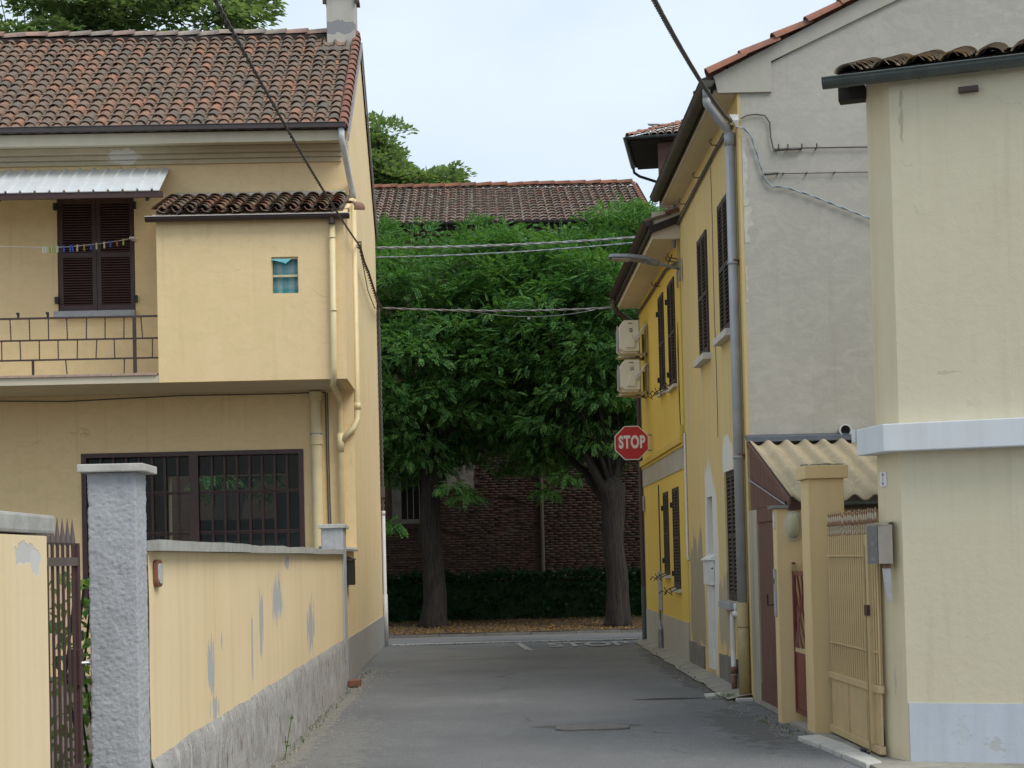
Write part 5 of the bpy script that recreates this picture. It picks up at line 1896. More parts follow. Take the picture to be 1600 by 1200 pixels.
# STOP sign
sc_ = at(987, 692, 27.0)
ST = thing('stop_sign', 'red octagonal STOP sign bracketed out from the yellow house corner', 'road sign', sc_)
Rr = 0.288 / math.cos(math.pi / 8)
octa = lambda r, y: [(sc_.x + r * math.cos(math.pi / 8 + k * math.pi / 4), y, sc_.z + r * math.sin(math.pi / 8 + k * math.pi / 4)) for k in range(8)]
MB().prism(octa(Rr, sc_.y), (0, .02, 0)).build('sign_plate', M['white_sign'], ST, bevel=.002)
MB().prism(octa(Rr * .945, sc_.y - .004), (0, .003, 0)).build('sign_face', M['red_sign'], ST)
tm = text_mesh('STOP', 0.285, 0.001, 0.60, 0.013, M['white_sign'], gap=1.13)
o = inst(tm, 'lettering', ST, Vector((.002, -.0055, .005)), Matrix.Rotation(R_(90), 4, 'X'))
for dz in (-.13, .13):
    MB().box(sc_.x - .2, 2.915, sc_.y + .022, sc_.y + .05, sc_.z + dz - .012, sc_.z + dz + .012).build('bracket', M['steel'], ST)

# street lamp
SLp = thing('street_lamp', 'flat grey LED street lamp on an arm from the ochre house wall', 'street lamp', (2.86, 22.3, 5.55))
MB().box(2.845, 2.868, 22.26, 22.34, 5.40, 5.72).build('wall_plate', M['lum'], SLp)
MB().tube([(2.85, 22.3, 5.57), (2.62, 22.3, 5.635), (2.42, 22.3, 5.69)], .021, 10).build('lamp_arm', M['lum'], SLp, smooth=True)
m = MB()
m.tube([(2.56, 22.3, 5.65), (2.42, 22.3, 5.69), (2.36, 22.3, 5.705)], [.042, .05, .045], 10)
m.build('lamp_collar', M['lum'], SLp, smooth=True)
m = MB()
m.prism([(2.42, 22.18, 5.67), (2.36, 22.16, 5.70), (2.12, 22.14, 5.725), (1.90, 22.17, 5.735), (1.85, 22.2, 5.735), (1.85, 22.4, 5.735), (1.90, 22.43, 5.735), (2.12, 22.46, 5.725), (2.36, 22.44, 5.70), (2.42, 22.42, 5.67)], (.01, 0, .045))
m.build('lamp_head', M['lum'], SLp, bevel=.008)
MB().prism([(2.15, 22.19, 5.715), (1.90, 22.19, 5.727), (1.90, 22.41, 5.727), (2.15, 22.41, 5.715)], (0, 0, -.012)).build('lamp_lens', M['lens'], SLp)

# ================================================================== SHED, PILLARS AND GATES ON THE RIGHT
SH = thing('shed', 'low lean-to shed with corrugated roof and red-brown plank door against the grey gable', 'shed', (2.85, 16.0, 0))
MB().box(2.845, 3.1, 16.56, 17.04, -.02, 2.02).build('wall', M['shed_wall'], SH)
MB().box(2.98, 3.02, 15.0, 16.55, 0, 2.0).box(3.02, 6, 14.88, 14.98, 0, 1.96).build('wall', M['ochre_pillar'], SH)
mb = MB()
nz_, ny_ = 140, 14
mb.grid(lambda u, v: (2.86 + 3.2 * u, 17.0 - 2.27 * v, 2.76 - .69 * v + .031 * math.cos(2 * math.pi * (3.2 * u) / .196) + (.012 * noise.noise(Vector((u * 22, v * 3, 0))) if v > .8 else 0)), nz_, ny_)
ro = mb.build('roof', M['eternit'], SH, smooth=True)
sm = ro.modifiers.new('thickness', 'SOLIDIFY')
sm.thickness = 0.012
MB().prism([(2.83, 17.04, 2.835), (2.83, 16.93, 2.80), (2.83, 16.92, 2.75), (2.83, 17.04, 2.80)], (3.3, 0, 0)).build('flashing', M['flash'], SH)
MB().box(2.84, 6, 14.76, 14.84, 1.965, 2.03).build('eaves_board', M['brown'], SH)
MB().box(3.03, 6, 14.72, 14.758, 2.0, 2.03).build('eaves_gutter', M['zinc'], SH)
# plank gable over the door
n_pl = 9
for i in range(n_pl):
    y0, y1 = 15.05 + i * (16.98 - 15.05) / n_pl, 15.05 + (i + 1) * (16.98 - 15.05) / n_pl
    zt = lambda y: 2.755 - (17.0 - y) * .304 - .06
    if zt(y0) < 2.06:
        continue
    MB().prism([(2.862, y0 + .004, 2.03), (2.862, y1 - .004, 2.03), (2.862, y1 - .004, zt(y1)), (2.862, y0 + .004, zt(y0))], (.022, 0, 0)).build('plank', M['planks'], SH)
MB().prism([(2.838, 17.0, 2.70), (2.838, 14.75, 2.015), (2.838, 14.75, 2.075), (2.838, 17.0, 2.765)], (.022, 0, 0)).build('bargeboard', M['planks'], SH)
MB().tube([(2.83, 16.9, 2.35), (2.83, 14.9, 2.02)], .007, 5).build('stay_wire', M['wire_grey'], SH)
for i in range(14):
    y0 = 15.02 + i * .1095
    MB().box(2.862, 2.888, y0 + .003, y0 + .1065, 0.05, 1.88).build('plank', M['planks'], SH)
MB().box(2.852, 2.890, 15.0, 16.56, 1.885, 2.025).build('door_lintel', M['planks'], SH)
MB().box(2.850, 2.862, 15.01, 16.55, 0.05, .22).build('door_rail', M['planks'], SH)
MB().tube([(2.86, 15.78, 1.06), (2.80, 15.78, 1.05), (2.80, 15.79, 1.16)], .010, 6).build('door_handle', M['black'], SH)
MB().box(2.83, 2.88, 15.0, 16.56, 0.0, 0.045).build('door_sill', M['pave'], SH)

G2 = thing('wall_pier', 'narrow ochre wall pier with bulkhead lamp beside the red-brown shed door', 'pier', (2.85, 14.95, 0))
MB().box(2.725, 3.0, 14.8, 14.985, -.02, 1.98).build('pier_body', M['ochre_pillar'], G2, bevel=.008)
MB().box(2.69, 3.02, 14.77, 15.03, 1.982, 2.012).build('cap', M['steel'], G2)
MB().box(2.712, 2.724, 14.86, 14.96, .98, 1.42).build('intercom', M['sill_grey'], G2)
MB().box(2.708, 2.712, 14.90, 14.93, 1.28, 1.33).build('intercom_button', M['black'], G2)
MB().box(2.714, 2.724, 14.84, 14.9, 1.80, 1.94).build('small_plate', M['sill_white'], G2)
BL = thing('wall_lamp', 'oval frosted bulkhead lamp on the narrow ochre pier', 'lamp', (2.875, 14.8, 1.82))
m = MB()
vs = []
rows_, n_ = 7, 20
sup = lambda a, k: (math.copysign(abs(math.cos(a)) ** .75, math.cos(a)) * .068 * k, math.copysign(abs(math.sin(a)) ** .75, math.sin(a)) * .125 * k)
for j in range(rows_ + 1):
    f = j / rows_ * math.pi / 2
    for k in range(n_):
        x, z = sup(2 * math.pi * k / n_, math.cos(f) * .999 + .001)
        vs.append((2.875 + x, 14.785 - .065 * math.sin(f), 1.82 + z))
m.add(vs, [(j * n_ + k, j * n_ + (k + 1) % n_, (j + 1) * n_ + (k + 1) % n_, (j + 1) * n_ + k) for j in range(rows_) for k in range(n_)])
m.build('lamp_cover', M['lamp_glass'], BL, smooth=True)
m = MB().prism([(2.875 + sup(2 * math.pi * k / 24, 1.08)[0], 14.775, 1.82 + sup(2 * math.pi * k / 24, 1.08)[1]) for k in range(24)], (0, .024, 0))
m.build('lamp_base', M['sill_white'], BL)

GP = thing('gate_pillar', 'ochre square gate pillar with projecting cap, left of the ochre driveway gate', 'pillar', (2.94, 13.85, 0))
MB().box(2.805, 3.115, 13.70, 14.02, -.02, 2.20).build('shaft', M['ochre_pillar'], GP, bevel=.008)
MB().box(2.772, 3.148, 13.66, 14.06, 2.201, 2.315).build('cap', M['ochre_pillar'], GP, bevel=.01)
m = MB()
for k in range(26):
    x, y = rnd.uniform(2.81, 3.11), rnd.uniform(13.7, 14.02)
    h = rnd.uniform(.005, .022)
    a = rnd.uniform(0, 3)
    m.prism([(x + .05 * math.cos(a + q * 1.57) * rnd.uniform(.5, 1), y + .03 * math.sin(a + q * 1.57), 2.316) for q in range(4)], (rnd.uniform(-.01, .01), 0, h))
m.build('debris', M['pave'], GP, kind='stuff')
for z in (1.40, 1.06):
    pass
MB().box(3.02, 3.05, 13.688, 13.699, 1.03, 1.06).build('gate_stop', M['steel'], GP)

PGt = thing('garden_gate', 'narrow red-brown iron garden gate between the ochre pier and the gate pillar', 'gate', (2.86, 14.4, 0))
MB().box(2.845, 2.875, 14.70, 14.745, .1, 1.48).build('stile', M['gate_red'], PGt)
MB().box(2.845, 2.875, 14.06, 14.10, .1, 1.38).build('stile', M['gate_red'], PGt)
for z in (.10, .66, 1.36):
    MB().box(2.85, 2.87, 14.102, 14.698, z, z + .04).build('rail', M['gate_ochre'] if .5 < z < 1 else M['gate_red'], PGt)
MB().box(2.856, 2.864, 14.102, 14.698, .142, .658).build('lower_panel', M['gate_red'], PGt)
MB().box(2.835, 2.885, 14.68, 14.76, 1.40, 1.46).build('hinge_block', M['tan_pipe'], PGt)
for i in range(6):
    y = 14.15 + i * .095
    pts = [(2.86 + .02 * math.sin(z * 9 + i), y + .03 * math.sin(z * 7.5), z) for z in [.70 + .066 * k for k in range(11)]]
    MB().tube(pts, .009, 6).build('wavy_bar', M['gate_red'], PGt)

DG = thing('driveway_gate', 'ochre driveway gate with rusty white bar tips and sheet panels below', 'gate', (2.96, 12.8, 0), 0.6)
gx = 2.96
gm = MB().cyl((0, 0, .56), (0, 0, 1.70), .0095, 6).mesh('bar', M['gate_ochre'])
gt = MB().tube([(0, 0, 1.70), (0, 0, 1.86), (0, 0, 1.87), (0, 0, 1.90)], [.0075, .0075, .009, .002], 6).mesh('bar_tip', M['rusty_white'])
for i in range(23):
    y = 13.60 - i * .0715
    b = inst(gm, 'bar', DG, Vector((gx, y, 0)) - OFF[DG.name])
    inst(gt, 'bar_tip', b, (0, 0, rnd.uniform(-.01, .01)))
MB().box(gx + .012, gx + .016, 12.02, 13.62, .56, 1.66).build('backing_sheet', M['gate_ochre'], DG)
for z in (1.79,):
    MB().box(gx - .010, gx + .006, 12.02, 13.64, z, z + .010).build('top_rail', M['rust'], DG)
for z in (1.53, .80):
    MB().box(gx - .016, gx + .006, 12.02, 13.64, z, z + .012).build('cross_rail', M['gate_ochre'], DG)
MB().box(gx - .026, gx + .022, 12.0, 13.66, .50, .555).build('middle_rail', M['gate_ochre'], DG, bevel=.004)
MB().box(gx - .026, gx + .022, 12.0, 13.66, .04, .10).build('bottom_rail', M['gate_ochre'], DG, bevel=.004)
for y0 in (12.02, 12.42, 13.02):
    y1 = {12.02: 12.40, 12.42: 13.0, 13.02: 13.63}[y0]
    MB().box(gx - .006, gx + .01, y0, y1, .102, .498).build('lower_panel', M['gate_ochre'], DG)
for y in (12.41, 13.01):
    MB().box(gx - .02, gx + .018, y - .012, y + .012, .102, .498).build('panel_post', M['gate_ochre'], DG)
MB().box(gx - .035, gx + .02, 12.17, 12.235, .102, 1.70).build('meeting_stile', M['gate_ochre'], DG)
MB().cyl((gx - .04, 12.25, 0.03), (gx - .04, 12.25, 1.62), .0065, 8).build('drop_bolt', M['tan_pipe'], DG)
MB().tube([(gx - .05, 12.22, .03), (gx - .09, 12.24, .02), (gx - .10, 12.28, .05), (gx - .06, 12.29, .03)], .012, 6).build('bolt_foot', M['black'], DG)
MB().box(gx - .055, gx - .03, 12.16, 12.24, 1.08, 1.16).build('lock_case', M['brown'], DG)

# stepping slabs at the gate
for (pts, lab) in ((((2.60, 13.42), (2.80, 13.50), (2.86, 12.95), (2.66, 12.85)), 'cracked pale stone slab at the gate pillar foot'), (((2.665, 12.84), (2.865, 12.94), (2.88, 12.40), (2.70, 12.25)), 'pale stone slab before the driveway gate, second from the pillar'), (((2.705, 12.24), (2.885, 12.39), (2.88, 11.7), (2.74, 11.6)), 'pale stone slab before the driveway gate, nearest the cream house')):
    o = MB().prism([(x, y, -0.05) for x, y in pts], (0, 0, .085)).build('stone_slab', M['marble'], None, bevel=.012)
    tag(o, lab, 'slab', 'stone slabs before the driveway gate')
struct('driveway_apron', MB().box(2.78, 6, 11.0, 14.7, -.1, 0.022), M['pave'])
o = MB().prism([(2.40, 17.45, -.03), (2.42, 17.82, -.03), (2.80, 18.0, -.03), (2.80, 17.62, -.03)], (0, 0, .05)).build('stone_slab', M['marble'], None, bevel=.008)
tag(o, 'white stone slab on the asphalt under the gas pipe', 'slab')
o = MB().prism([(2.66, 17.02, -.03), (2.66, 17.36, -.03), (2.84, 17.36, -.03), (2.84, 17.02, -.03)], (0, 0, .055)).build('stone_slab', M['marble'], None, bevel=.008)
tag(o, 'small pale stone block under the tan foot of the downpipe', 'slab')

# ================================================================== PALE HOUSE AT THE RIGHT EDGE
TH = R_(-20)
P0, Q0 = Vector((3.095, 11.75, 0)), Vector((3.005, 12.08, 0))
ud = Vector((math.cos(TH), math.sin(TH), 0))
nd = Vector((math.sin(TH), -math.cos(TH), 0))
PH = thing('house', 'pale cream house with white band, pale blue foot and mossy tiled eaves', 'house', P0)
FP = Frame(P0, ud, nd)
foot = [P0, P0 + ud * 5, P0 + ud * 5 - nd * 5, Vector((3.62, 14.2, 0)), Q0]
e0 = P0 + (Q0 - P0) * .002
m = MB()
FP.box(m, 0, 5, 0, 5.115, -.25, 0.0)
m.build('wall', M['pale_house'], PH)
sdir = (Q0 - P0).normalized()
sn = Vector((0, 0, 1)).cross(sdir)
sn = sn if sn.x < 0 else -sn
FQ = Frame(P0, sdir, sn)
Ls_ = (Q0 - P0).length
m = MB()
m.prism([P0 + Vector((0, 0, 0)), Q0, Vector((3.62, 14.2, 0)), P0 + ud * 5 - nd * 3, P0 + ud * .3 - nd * .26], (0, 0, 5.19))
m.build('side_wall', M['pale_strip'], PH)
m = MB()
FP.box(m, 0.012, 5, 0, 0.455, 0.001, 0.012)
m.build('plinth', M['blue_plinth'], PH)
# white string course wrapping the corner
b0, b1 = 2.325, 2.53
outer = [P0 + ud * 5 + nd * .10, P0 + nd * .10 + (P0 - (P0 + ud)).normalized() * .02 + sn * .10, Q0 + sn * .125 + sdir * .08, Q0 + sdir * .08 - sn * .1, P0 + ud * .3 - nd * .1, P0 + ud * 5 - nd * .1]
MB().prism([p + Vector((0, 0, b0)) for p in outer], (0, 0, b1 - b0)).build('string_course', M['white_band'], PH, bevel=.008)
m = MB().tube([Q0 + sn * .13 + sdir * .10 + Vector((0, 0, z)) for z in (b1 + .0, b1 - .10)], .022, 8)
m.build('drip_spout', M['white_pipe'], PH)
# eaves
gz = 5.155
ga, gb = P0 + ud * -.47 + nd * .10 + Vector((0, 0, gz)), P0 + ud * 5 + nd * .10 + Vector((0, 0, gz))
m = MB()
half_gutter(m, ga, gb, .068)
for k in range(5):
    q = ga.lerp(gb, (0.16 + .52 * k) / 5.4)
    half_gutter(m, q, q + ud * .022, .073)
m.build('gutter', M['zinc'], PH)
m = MB()
m.prism([FP.p(-.37, 5.118, 0.02), FP.p(-.37, 5.16, 0.02), FP.p(-.37, 5.16 + .825, -2.6), FP.p(-.37, 5.118 + .825, -2.6)], ud * 5.37)
m.build('roof', M['wood_dark'], PH)
m = MB()
FQ0 = Frame(Q0, ud, nd)
FQ0.box(m, -.205, -.004, 5.085, 5.19, -.10, .02)
m.build('purlin_end', M['wood_dark'], PH)
m = MB()
FP.box(m, .50, .64, 4.965, 5.0, .001, .06)
m.build('rafter_end', M['brown'], PH)
Sp = (-nd * 1.0 + Vector((0, 0, .318))).normalized()
tile_roof(PH, P0 + ud * -.27 + nd * .09 + Vector((0, 0, 5.185)), ud, Sp, 19, 7, 0.248, 0.30, M['tile_grey'], keep=300, r=.104, L=.42, lift=.012, arch=.66)
m = MB()
m.prism([FP.p(-.355, 5.165, -.02), FP.p(-.355, 5.235, -.02), FP.p(-.355, 5.235 + .81, -2.6), FP.p(-.355, 5.165 + .81, -2.6)], ud * 5.3)
m.build('tile_bedding', M['channel'], PH)
PH.scale.z = 0.988
# meter box, number plate
MBx = thing('meter_box', 'grey-beige meter box on the corner strip of the pale cream house', 'meter box', Q0 + Vector((0, 0, 1.47)))
FM = Frame(Vector((2.95, 11.82, 0)), Vector((math.cos(R_(-12)), math.sin(R_(-12)), 0)), Vector((math.sin(R_(-12)), -math.cos(R_(-12)), 0)))
m = MB()
FM.box(m, -.02, .085, 1.475, 1.765, -.10, .02)
body = m.build('box_body', M['meter'], MBx, bevel=.004)
m = MB()
m.prism([FM.p(-.095, 1.478, -.10), FM.p(-.024, 1.478, .018), FM.p(-.024, 1.758, .018), FM.p(-.095, 1.758, -.10)], Vector((.012, .02, 0)))
m.build('box_door', M['meter_d'], MBx)
m = MB()
for (z0, z1) in ((1.61, 1.645), (1.50, 1.525)):
    m.prism([FM.p(-.066, z0, -.054), FM.p(-.036, z0, -.004), FM.p(-.036, z1, -.004), FM.p(-.066, z1, -.054)], Vector((-.004, -.0025, 0)))
m.build('box_label', M['steel'], MBx)
m = MB()
m.prism([FM.p(-.10, 1.768, -.13), FM.p(-.02, 1.768, .03), FM.p(.09, 1.785, .03), FM.p(.09, 1.785, -.13)], (0, 0, .006))
m.build('box_lid', M['meter'], MBx)
m = MB()
FM.box(m, .01, .07, 1.44, 1.473, -.08, 0.0)
m.build('box_foot', M['rust'], MBx)
m = MB()
m.prism([FM.p(.005, 1.44, -.03), FM.p(.065, 1.44, -.03), FM.p(.07, 1.20, -.03), FM.p(.045, 1.19, -.03), FM.p(.02, 1.30, -.03)], FM.n * .03)
m.build('cable_sleeve', M['sill_grey'], MBx)
NPl = thing('number_plate', 'small white upright plate with dark figures on the pale house corner', 'plate', Q0 + Vector((0, 0, 2.1)))
m = MB()
FQ.box(m, Ls_ * .58, Ls_ * .86, 2.055, 2.165, .001, .008)
m.build('plate_body', M['white_sign'], NPl)
ml = Matrix((-sdir, Vector((0, 0, 1)), sn)).transposed().to_4x4()
for k, ch_ in enumerate('818'):
    tm = text_mesh(ch_, .034, .0006, 1.6, 0.0005, M['meter_d'], 'figure')
    inst(tm, 'figure', NPl, P0 + sdir * (Ls_ * .72) + Vector((0, 0, 2.143 - k * .033)) + sn * .0092 - OFF[NPl.name], ml)

# ================================================================== OVERHEAD CABLES
def cable(name, label, fn, mat, base, smooth=True):
    t = MB()
    fn(t)
    o = t.build(name, mat, None, smooth=smooth)
    return tag(o, label, 'cable')


A1 = at(561, 383, 23.55)
A0 = at(355, 0, 10.0)
dirA = (A0 - A1)
A00 = A1 + dirA * 1.55
cable('overhead_cable', 'thick twisted cable slanting down over the tiled roof to the cream house gable', lambda t: twist(t, sagline(A00, A1, .16, 30), .0085, .008, .34, 2), M['wire_old'], A1)
B1 = at(1141, 190, 17.1)
B0 = at(1035, 0, 10.2)
B00 = B1 + (B0 - B1) * 1.5
cable('overhead_cable', 'thick twisted cable dropping from the sky to the grey gable house corner', lambda t: twist(t, sagline(B00, B1, .12, 24), .0095, .010, .16, 2), M['wire_old'], B1)
C1 = at(597, 484, 29.62)
A2 = at(575, 425, 25.5)
cable('gable_cable', 'dark looped cable running down the cream gable wall to its far corner', lambda t: (twist(t, [A1, A1.lerp(A2, .5) + Vector((0, 0, -.05)), A2, A2.lerp(C1, .55) + Vector((.01, 0, -.12)), C1], .014, .016, .4, 2), t.tube([A1 + Vector((0, 0, .02)), A1.lerp(C1, .3) + Vector((0, 0, -.35)), A1.lerp(C1, .6) + Vector((0, 0, -.35)), C1], .008, 5), t.tube([A1 + Vector((-.06, .02, .04)), A1 + Vector((.03, 0, .05)), A1 + Vector((.03, 0, -.03)), A1 + Vector((-.05, .02, -.03))], .014, 6)), M['wire_old'], A1)
for (ul, vl, ur, vr, rr, mat, lab) in ((585, 387, 1035, 367, .024, 'wire_grey', 'upper and thicker of two pale cables crossing before the green trees'), (585, 402, 1030, 375, .014, 'wire_blue', 'lower and thinner of two pale cables crossing before the green trees')):
    a, b = at(ul, vl, 29.9), at(ur, vr, 29.2)
    cable('overhead_cable', lab, lambda t, a=a, b=b, rr=rr: twist(t, sagline(a, b, .06, 20), rr * .62, rr * .5, .5, 2), M[mat], a)
D1_, D2_ = at(598, 481, 29.65), at(1006, 478, 28.78)
cable('overhead_cable', 'thin old cable with drooping loop strung between the two house corners', lambda t: (twist(t, sagline(D1_, D2_, .07, 24), .011, .012, .5, 2), t.tube(sagline(at(715, 482, 29.4), at(930, 484, 29.0), .14, 16), .007, 5), t.cyl(at(824, 497, 29.2), at(828, 499, 29.2), .03, 6)), M['steel'], D1_)

# ================================================================== TREES, HEDGE, LITTER
PINN, SIMP = leaf_pinnate(6), leaf_simple()
tree('robinia_tree', 'leafy robinia whose furrowed trunk stands behind the left house corner', (-1.2, 37.9, -.02), .255, 3.7,
     [((-1.7, 39.0, 6.55), (2.6, 3.4, 3.3)), ((0.6, 38.8, 6.6), (1.7, 3.0, 3.15))], 490, 78, .225, M['robinia_leaf'], PINN, 'robinias in the row before the church',
     extra=[(-.35, 37.3, 2.95, .35), (-2.15, 37.3, 2.3, .35), (-.7, 37.2, 3.2, .4)], limbs=7, fill=5000)
tree('robinia_tree', 'leafy robinia with broad forked trunk beside the yellow house corner', (3.0, 36.4, -.02), .255, 3.1,
     [((3.2, 38.2, 6.7), (2.4, 3.6, 3.1)), ((1.5, 38.2, 6.4), (1.7, 3.2, 2.9))], 490, 78, .225, M['robinia_leaf'], PINN, 'robinias in the row before the church',
     extra=[(1.9, 36.4, 3.3, .4), (1.5, 36.6, 3.0, .3), (3.3, 36.2, 4.0, .5), (2.5, 36.2, 4.0, .5)], limbs=7, flare=1.18, fill=5000)
tree('robinia_tree', 'robinia left of the row, seen only through the cream house window', (-6.0, 38.2, -.02), .3, 3.2,
     [((-6.0, 39.2, 6.1), (2.8, 3.3, 3.2))], 110, 50, .32, M['robinia_leaf'], PINN, 'robinias in the row before the church')
tree('robinia_tree', 'robinia right of the row, mostly hidden behind the yellow house', (7.6, 37.5, -.02), .3, 3.4,
     [((7.2, 38.6, 6.4), (2.8, 3.3, 3.0))], 90, 50, .32, M['robinia_leaf'], PINN, 'robinias in the row before the church')
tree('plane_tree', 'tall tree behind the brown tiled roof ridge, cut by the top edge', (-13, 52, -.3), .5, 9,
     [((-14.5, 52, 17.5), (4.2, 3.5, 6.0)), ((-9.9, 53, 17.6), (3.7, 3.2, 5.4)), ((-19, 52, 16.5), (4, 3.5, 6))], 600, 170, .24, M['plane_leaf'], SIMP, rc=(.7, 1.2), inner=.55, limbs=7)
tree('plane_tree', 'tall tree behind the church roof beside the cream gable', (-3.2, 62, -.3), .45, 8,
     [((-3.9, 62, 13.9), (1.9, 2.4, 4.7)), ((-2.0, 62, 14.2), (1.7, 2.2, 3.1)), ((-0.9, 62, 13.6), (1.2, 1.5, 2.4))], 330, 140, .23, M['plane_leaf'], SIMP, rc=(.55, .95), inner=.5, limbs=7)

HD = thing('hedge', 'dark clipped hedge along the foot of the church wall behind the tree trunks', 'hedge', (0, 40.8, 0))
N = 9000
P = np.stack([NP.uniform(-9, 9, N), NP.uniform(40.3, 41.4, N), NP.uniform(0, 1.15, N)], axis=1)
face = NP.integers(0, 3, N)
P[face == 0, 1] = 40.3 + NP.normal(0, .05, (face == 0).sum())
P[face == 1, 2] = 1.05 + NP.normal(0, .07, (face == 1).sum()) + .05 * np.sin(P[face == 1, 0] * 3.1)
D = NP.normal(size=(N, 3)) + np.array([0, -.6, .6])
U = NP.normal(size=(N, 3)) * .5 + np.array([0, -.4, 1])
V, Fc = scatter_leaves(P - np.array([0, 40.8, 0]), D, U, NP.uniform(.10, .18, N), SIMP)
o = inst(np_mesh('foliage', V, Fc, M['hedge_leaf']), 'foliage', HD)
MB().box(-9, 9, 40.45, 41.35, 0, .95).build('hedge_core', M['hedge_leaf'], HD)

N = 9000
P = np.stack([NP.uniform(-7, 7, N), 35.3 + 5 * NP.uniform(0, 1, N) ** 1.3, NP.uniform(-.03, .012, N)], axis=1)
P[:, 2] += -0.07 + 0.07 * np.minimum(1, (P[:, 1] - 35.25) / 4.8) + .03
D = NP.normal(size=(N, 3)) * np.array([1, 1, .25])
U = NP.normal(size=(N, 3)) * .45 + np.array([0, 0, 1])
V, Fc = scatter_leaves(P, D, U, NP.uniform(.03, .065, N), SIMP)
o = bpy.data.objects.new('leaf_litter', np_mesh('leaf_litter', V, Fc, M['litter']))
COL.objects.link(o)
o['kind'] = 'stuff'

# weeds and moss at wall feet
pts_, dd = [], []
for k in range(300):
    s_ = rnd.random()
    if s_ < .45:
        y = rnd.uniform(9.5, 23)
        p = (-1.66 + rnd.uniform(-.02, .06) - .003 * (y - 9), y, 0)
    elif s_ < .6:
        p = (2.62 + rnd.uniform(-.12, .12), 17.35 + rnd.uniform(-.1, .12), .02)
    elif s_ < .8:
        y = rnd.uniform(18, 28)
        p = (2.60 + .0075 * (y - 17) + rnd.uniform(-.06, .05), y, 0.01)
    else:
        p = (2.62 + rnd.uniform(-.1, .1), rnd.uniform(13.4, 15.2), .01)
    pts_.append(p)
P = np.array(pts_)
D = NP.normal(size=(len(P), 3)) * .5 + np.array([0, 0, .9])
U = NP.normal(size=(len(P), 3))
V, Fc = scatter_leaves(P, D, U, NP.uniform(.015, .05, len(P)), (SIMP[0] * np.array([.35, 1, 1]), SIMP[1]))
o = bpy.data.objects.new('weeds', np_mesh('weeds', V, Fc, M['grass']))
COL.objects.link(o)
o['kind'] = 'stuff'
pts_ = []
for k in range(1900):
    if rnd.random() < .7:
        y = 8.5 + 14.5 * rnd.random()
        pts_.append((-1.70 - .003 * (y - 8) + abs(rnd.gauss(0, .16)), y))
    else:
        y = 13 + 15 * rnd.random()
        pts_.append((2.66 + .0075 * (y - 17) - abs(rnd.gauss(0, .12)), y))
vs, fs = [], []
for k, (x, y) in enumerate(pts_):
    r = rnd.uniform(.003, .010)
    a = rnd.uniform(0, 6)
    for j in range(3):
        vs.append((x + r * math.cos(a + j * 2.1), y + 1.4 * r * math.sin(a + j * 2.1), .004))
    vs.append((x, y, .006 + r * .8))
    fs += [(4 * k, 4 * k + 1, 4 * k + 3), (4 * k + 1, 4 * k + 2, 4 * k + 3), (4 * k + 2, 4 * k, 4 * k + 3)]
gm_ = NT('street_grit')
ge_ = gm_.t.nodes.new('ShaderNodeNewGeometry')
gm_.base(gm_.ramp(ge_.outputs['Random Per Island'], [(0, (0.16, 0.14, 0.11)), (.5, (0.33, 0.30, 0.24)), (1, (0.42, 0.36, 0.24))]))
gm_.rough(.95)
o = bpy.data.objects.new('grit', np_mesh('grit', np.array(vs), np.array(fs), gm_.m))
COL.objects.link(o)
o['kind'] = 'stuff'
WD = thing('weed', 'thin tall weed growing at the foot of the yellow street wall', 'weed', (-1.64, 13.0, 0))
m = MB()
m.tube([(-1.64, 13.0, 0), (-1.62, 13.05, .15), (-1.60, 13.2, .34)], .004, 5)
m.tube([(-1.63, 13.02, .08), (-1.62, 12.9, .2)], .003, 5)
m.build('stem', M['grass'], WD)
V, Fc = scatter_leaves(np.array([(0.0, -.02, .02), (.02, .03, .1), (.02, -.05, .14), (.04, .15, .3)]), np.array([(.3, -1, .3), (.2, 1, .3), (.1, -1, .5), (.1, .6, 1)]), np.array([(0, .2, 1.0)] * 4), np.array([.05, .06, .06, .05]), SIMP)
inst(np_mesh('leaves', V, Fc, M['grass']), 'leaves', WD)

# vine in the courtyard behind pillar and gate
VN = thing('vine', 'leafy green vine showing in the gap between brown gate and roughcast pillar', 'plant', (-2.3, 9.4, 0))
N = 420
P = np.stack([NP.normal(-2.32, .16, N), NP.normal(9.3, .25, N), NP.uniform(0.05, 1.0, N) ** 0.8 * 1.55], axis=1)
D = NP.normal(size=(N, 3)) + np.array([.3, -1, -.3])
U = NP.normal(size=(N, 3)) * .4 + np.array([0, -.6, 1])
V, Fc = scatter_leaves(P - np.array([-2.3, 9.4, 0]), D, U, NP.uniform(.05, .10, N), SIMP)
inst(np_mesh('leaves', V, Fc, M['vine_leaf']), 'leaves', VN)
m = MB()
for k in range(5):
    x = -2.4 + .05 * k
    m.tube([(x, 9.3, 0), (x + .05, 9.28, .5), (x - .03, 9.33, 1.0), (x + .04, 9.3, 1.5)], .008, 5)
m.build('stem', M['bark'], VN)

# ================================================================== CHURCH BEHIND THE TREES
CY = 43.6  # church moved nearer along the line of sight, its numbers scaled about the camera
CH = thing('church', 'old brick church with long tiled roof behind the green trees', 'church', (0, CY, 0))
FC = Frame((0, CY, 0), (1, 0, 0), (0, -1, 0))
CX0, CX1 = -16.0, 4.70
mb = MB()
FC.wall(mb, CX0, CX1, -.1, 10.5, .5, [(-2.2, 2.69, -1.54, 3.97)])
mb.build('wall', M['brick_far'], CH)
MB().box(CX1 - .5, CX1, CY + .5, 52.4, 0, 10.5).build('wall', M['brick_far'], CH)
MB().box(CX1, 14, CY + .1, CY + .4, 0, 6).build('wall', M['brick_far'], CH)
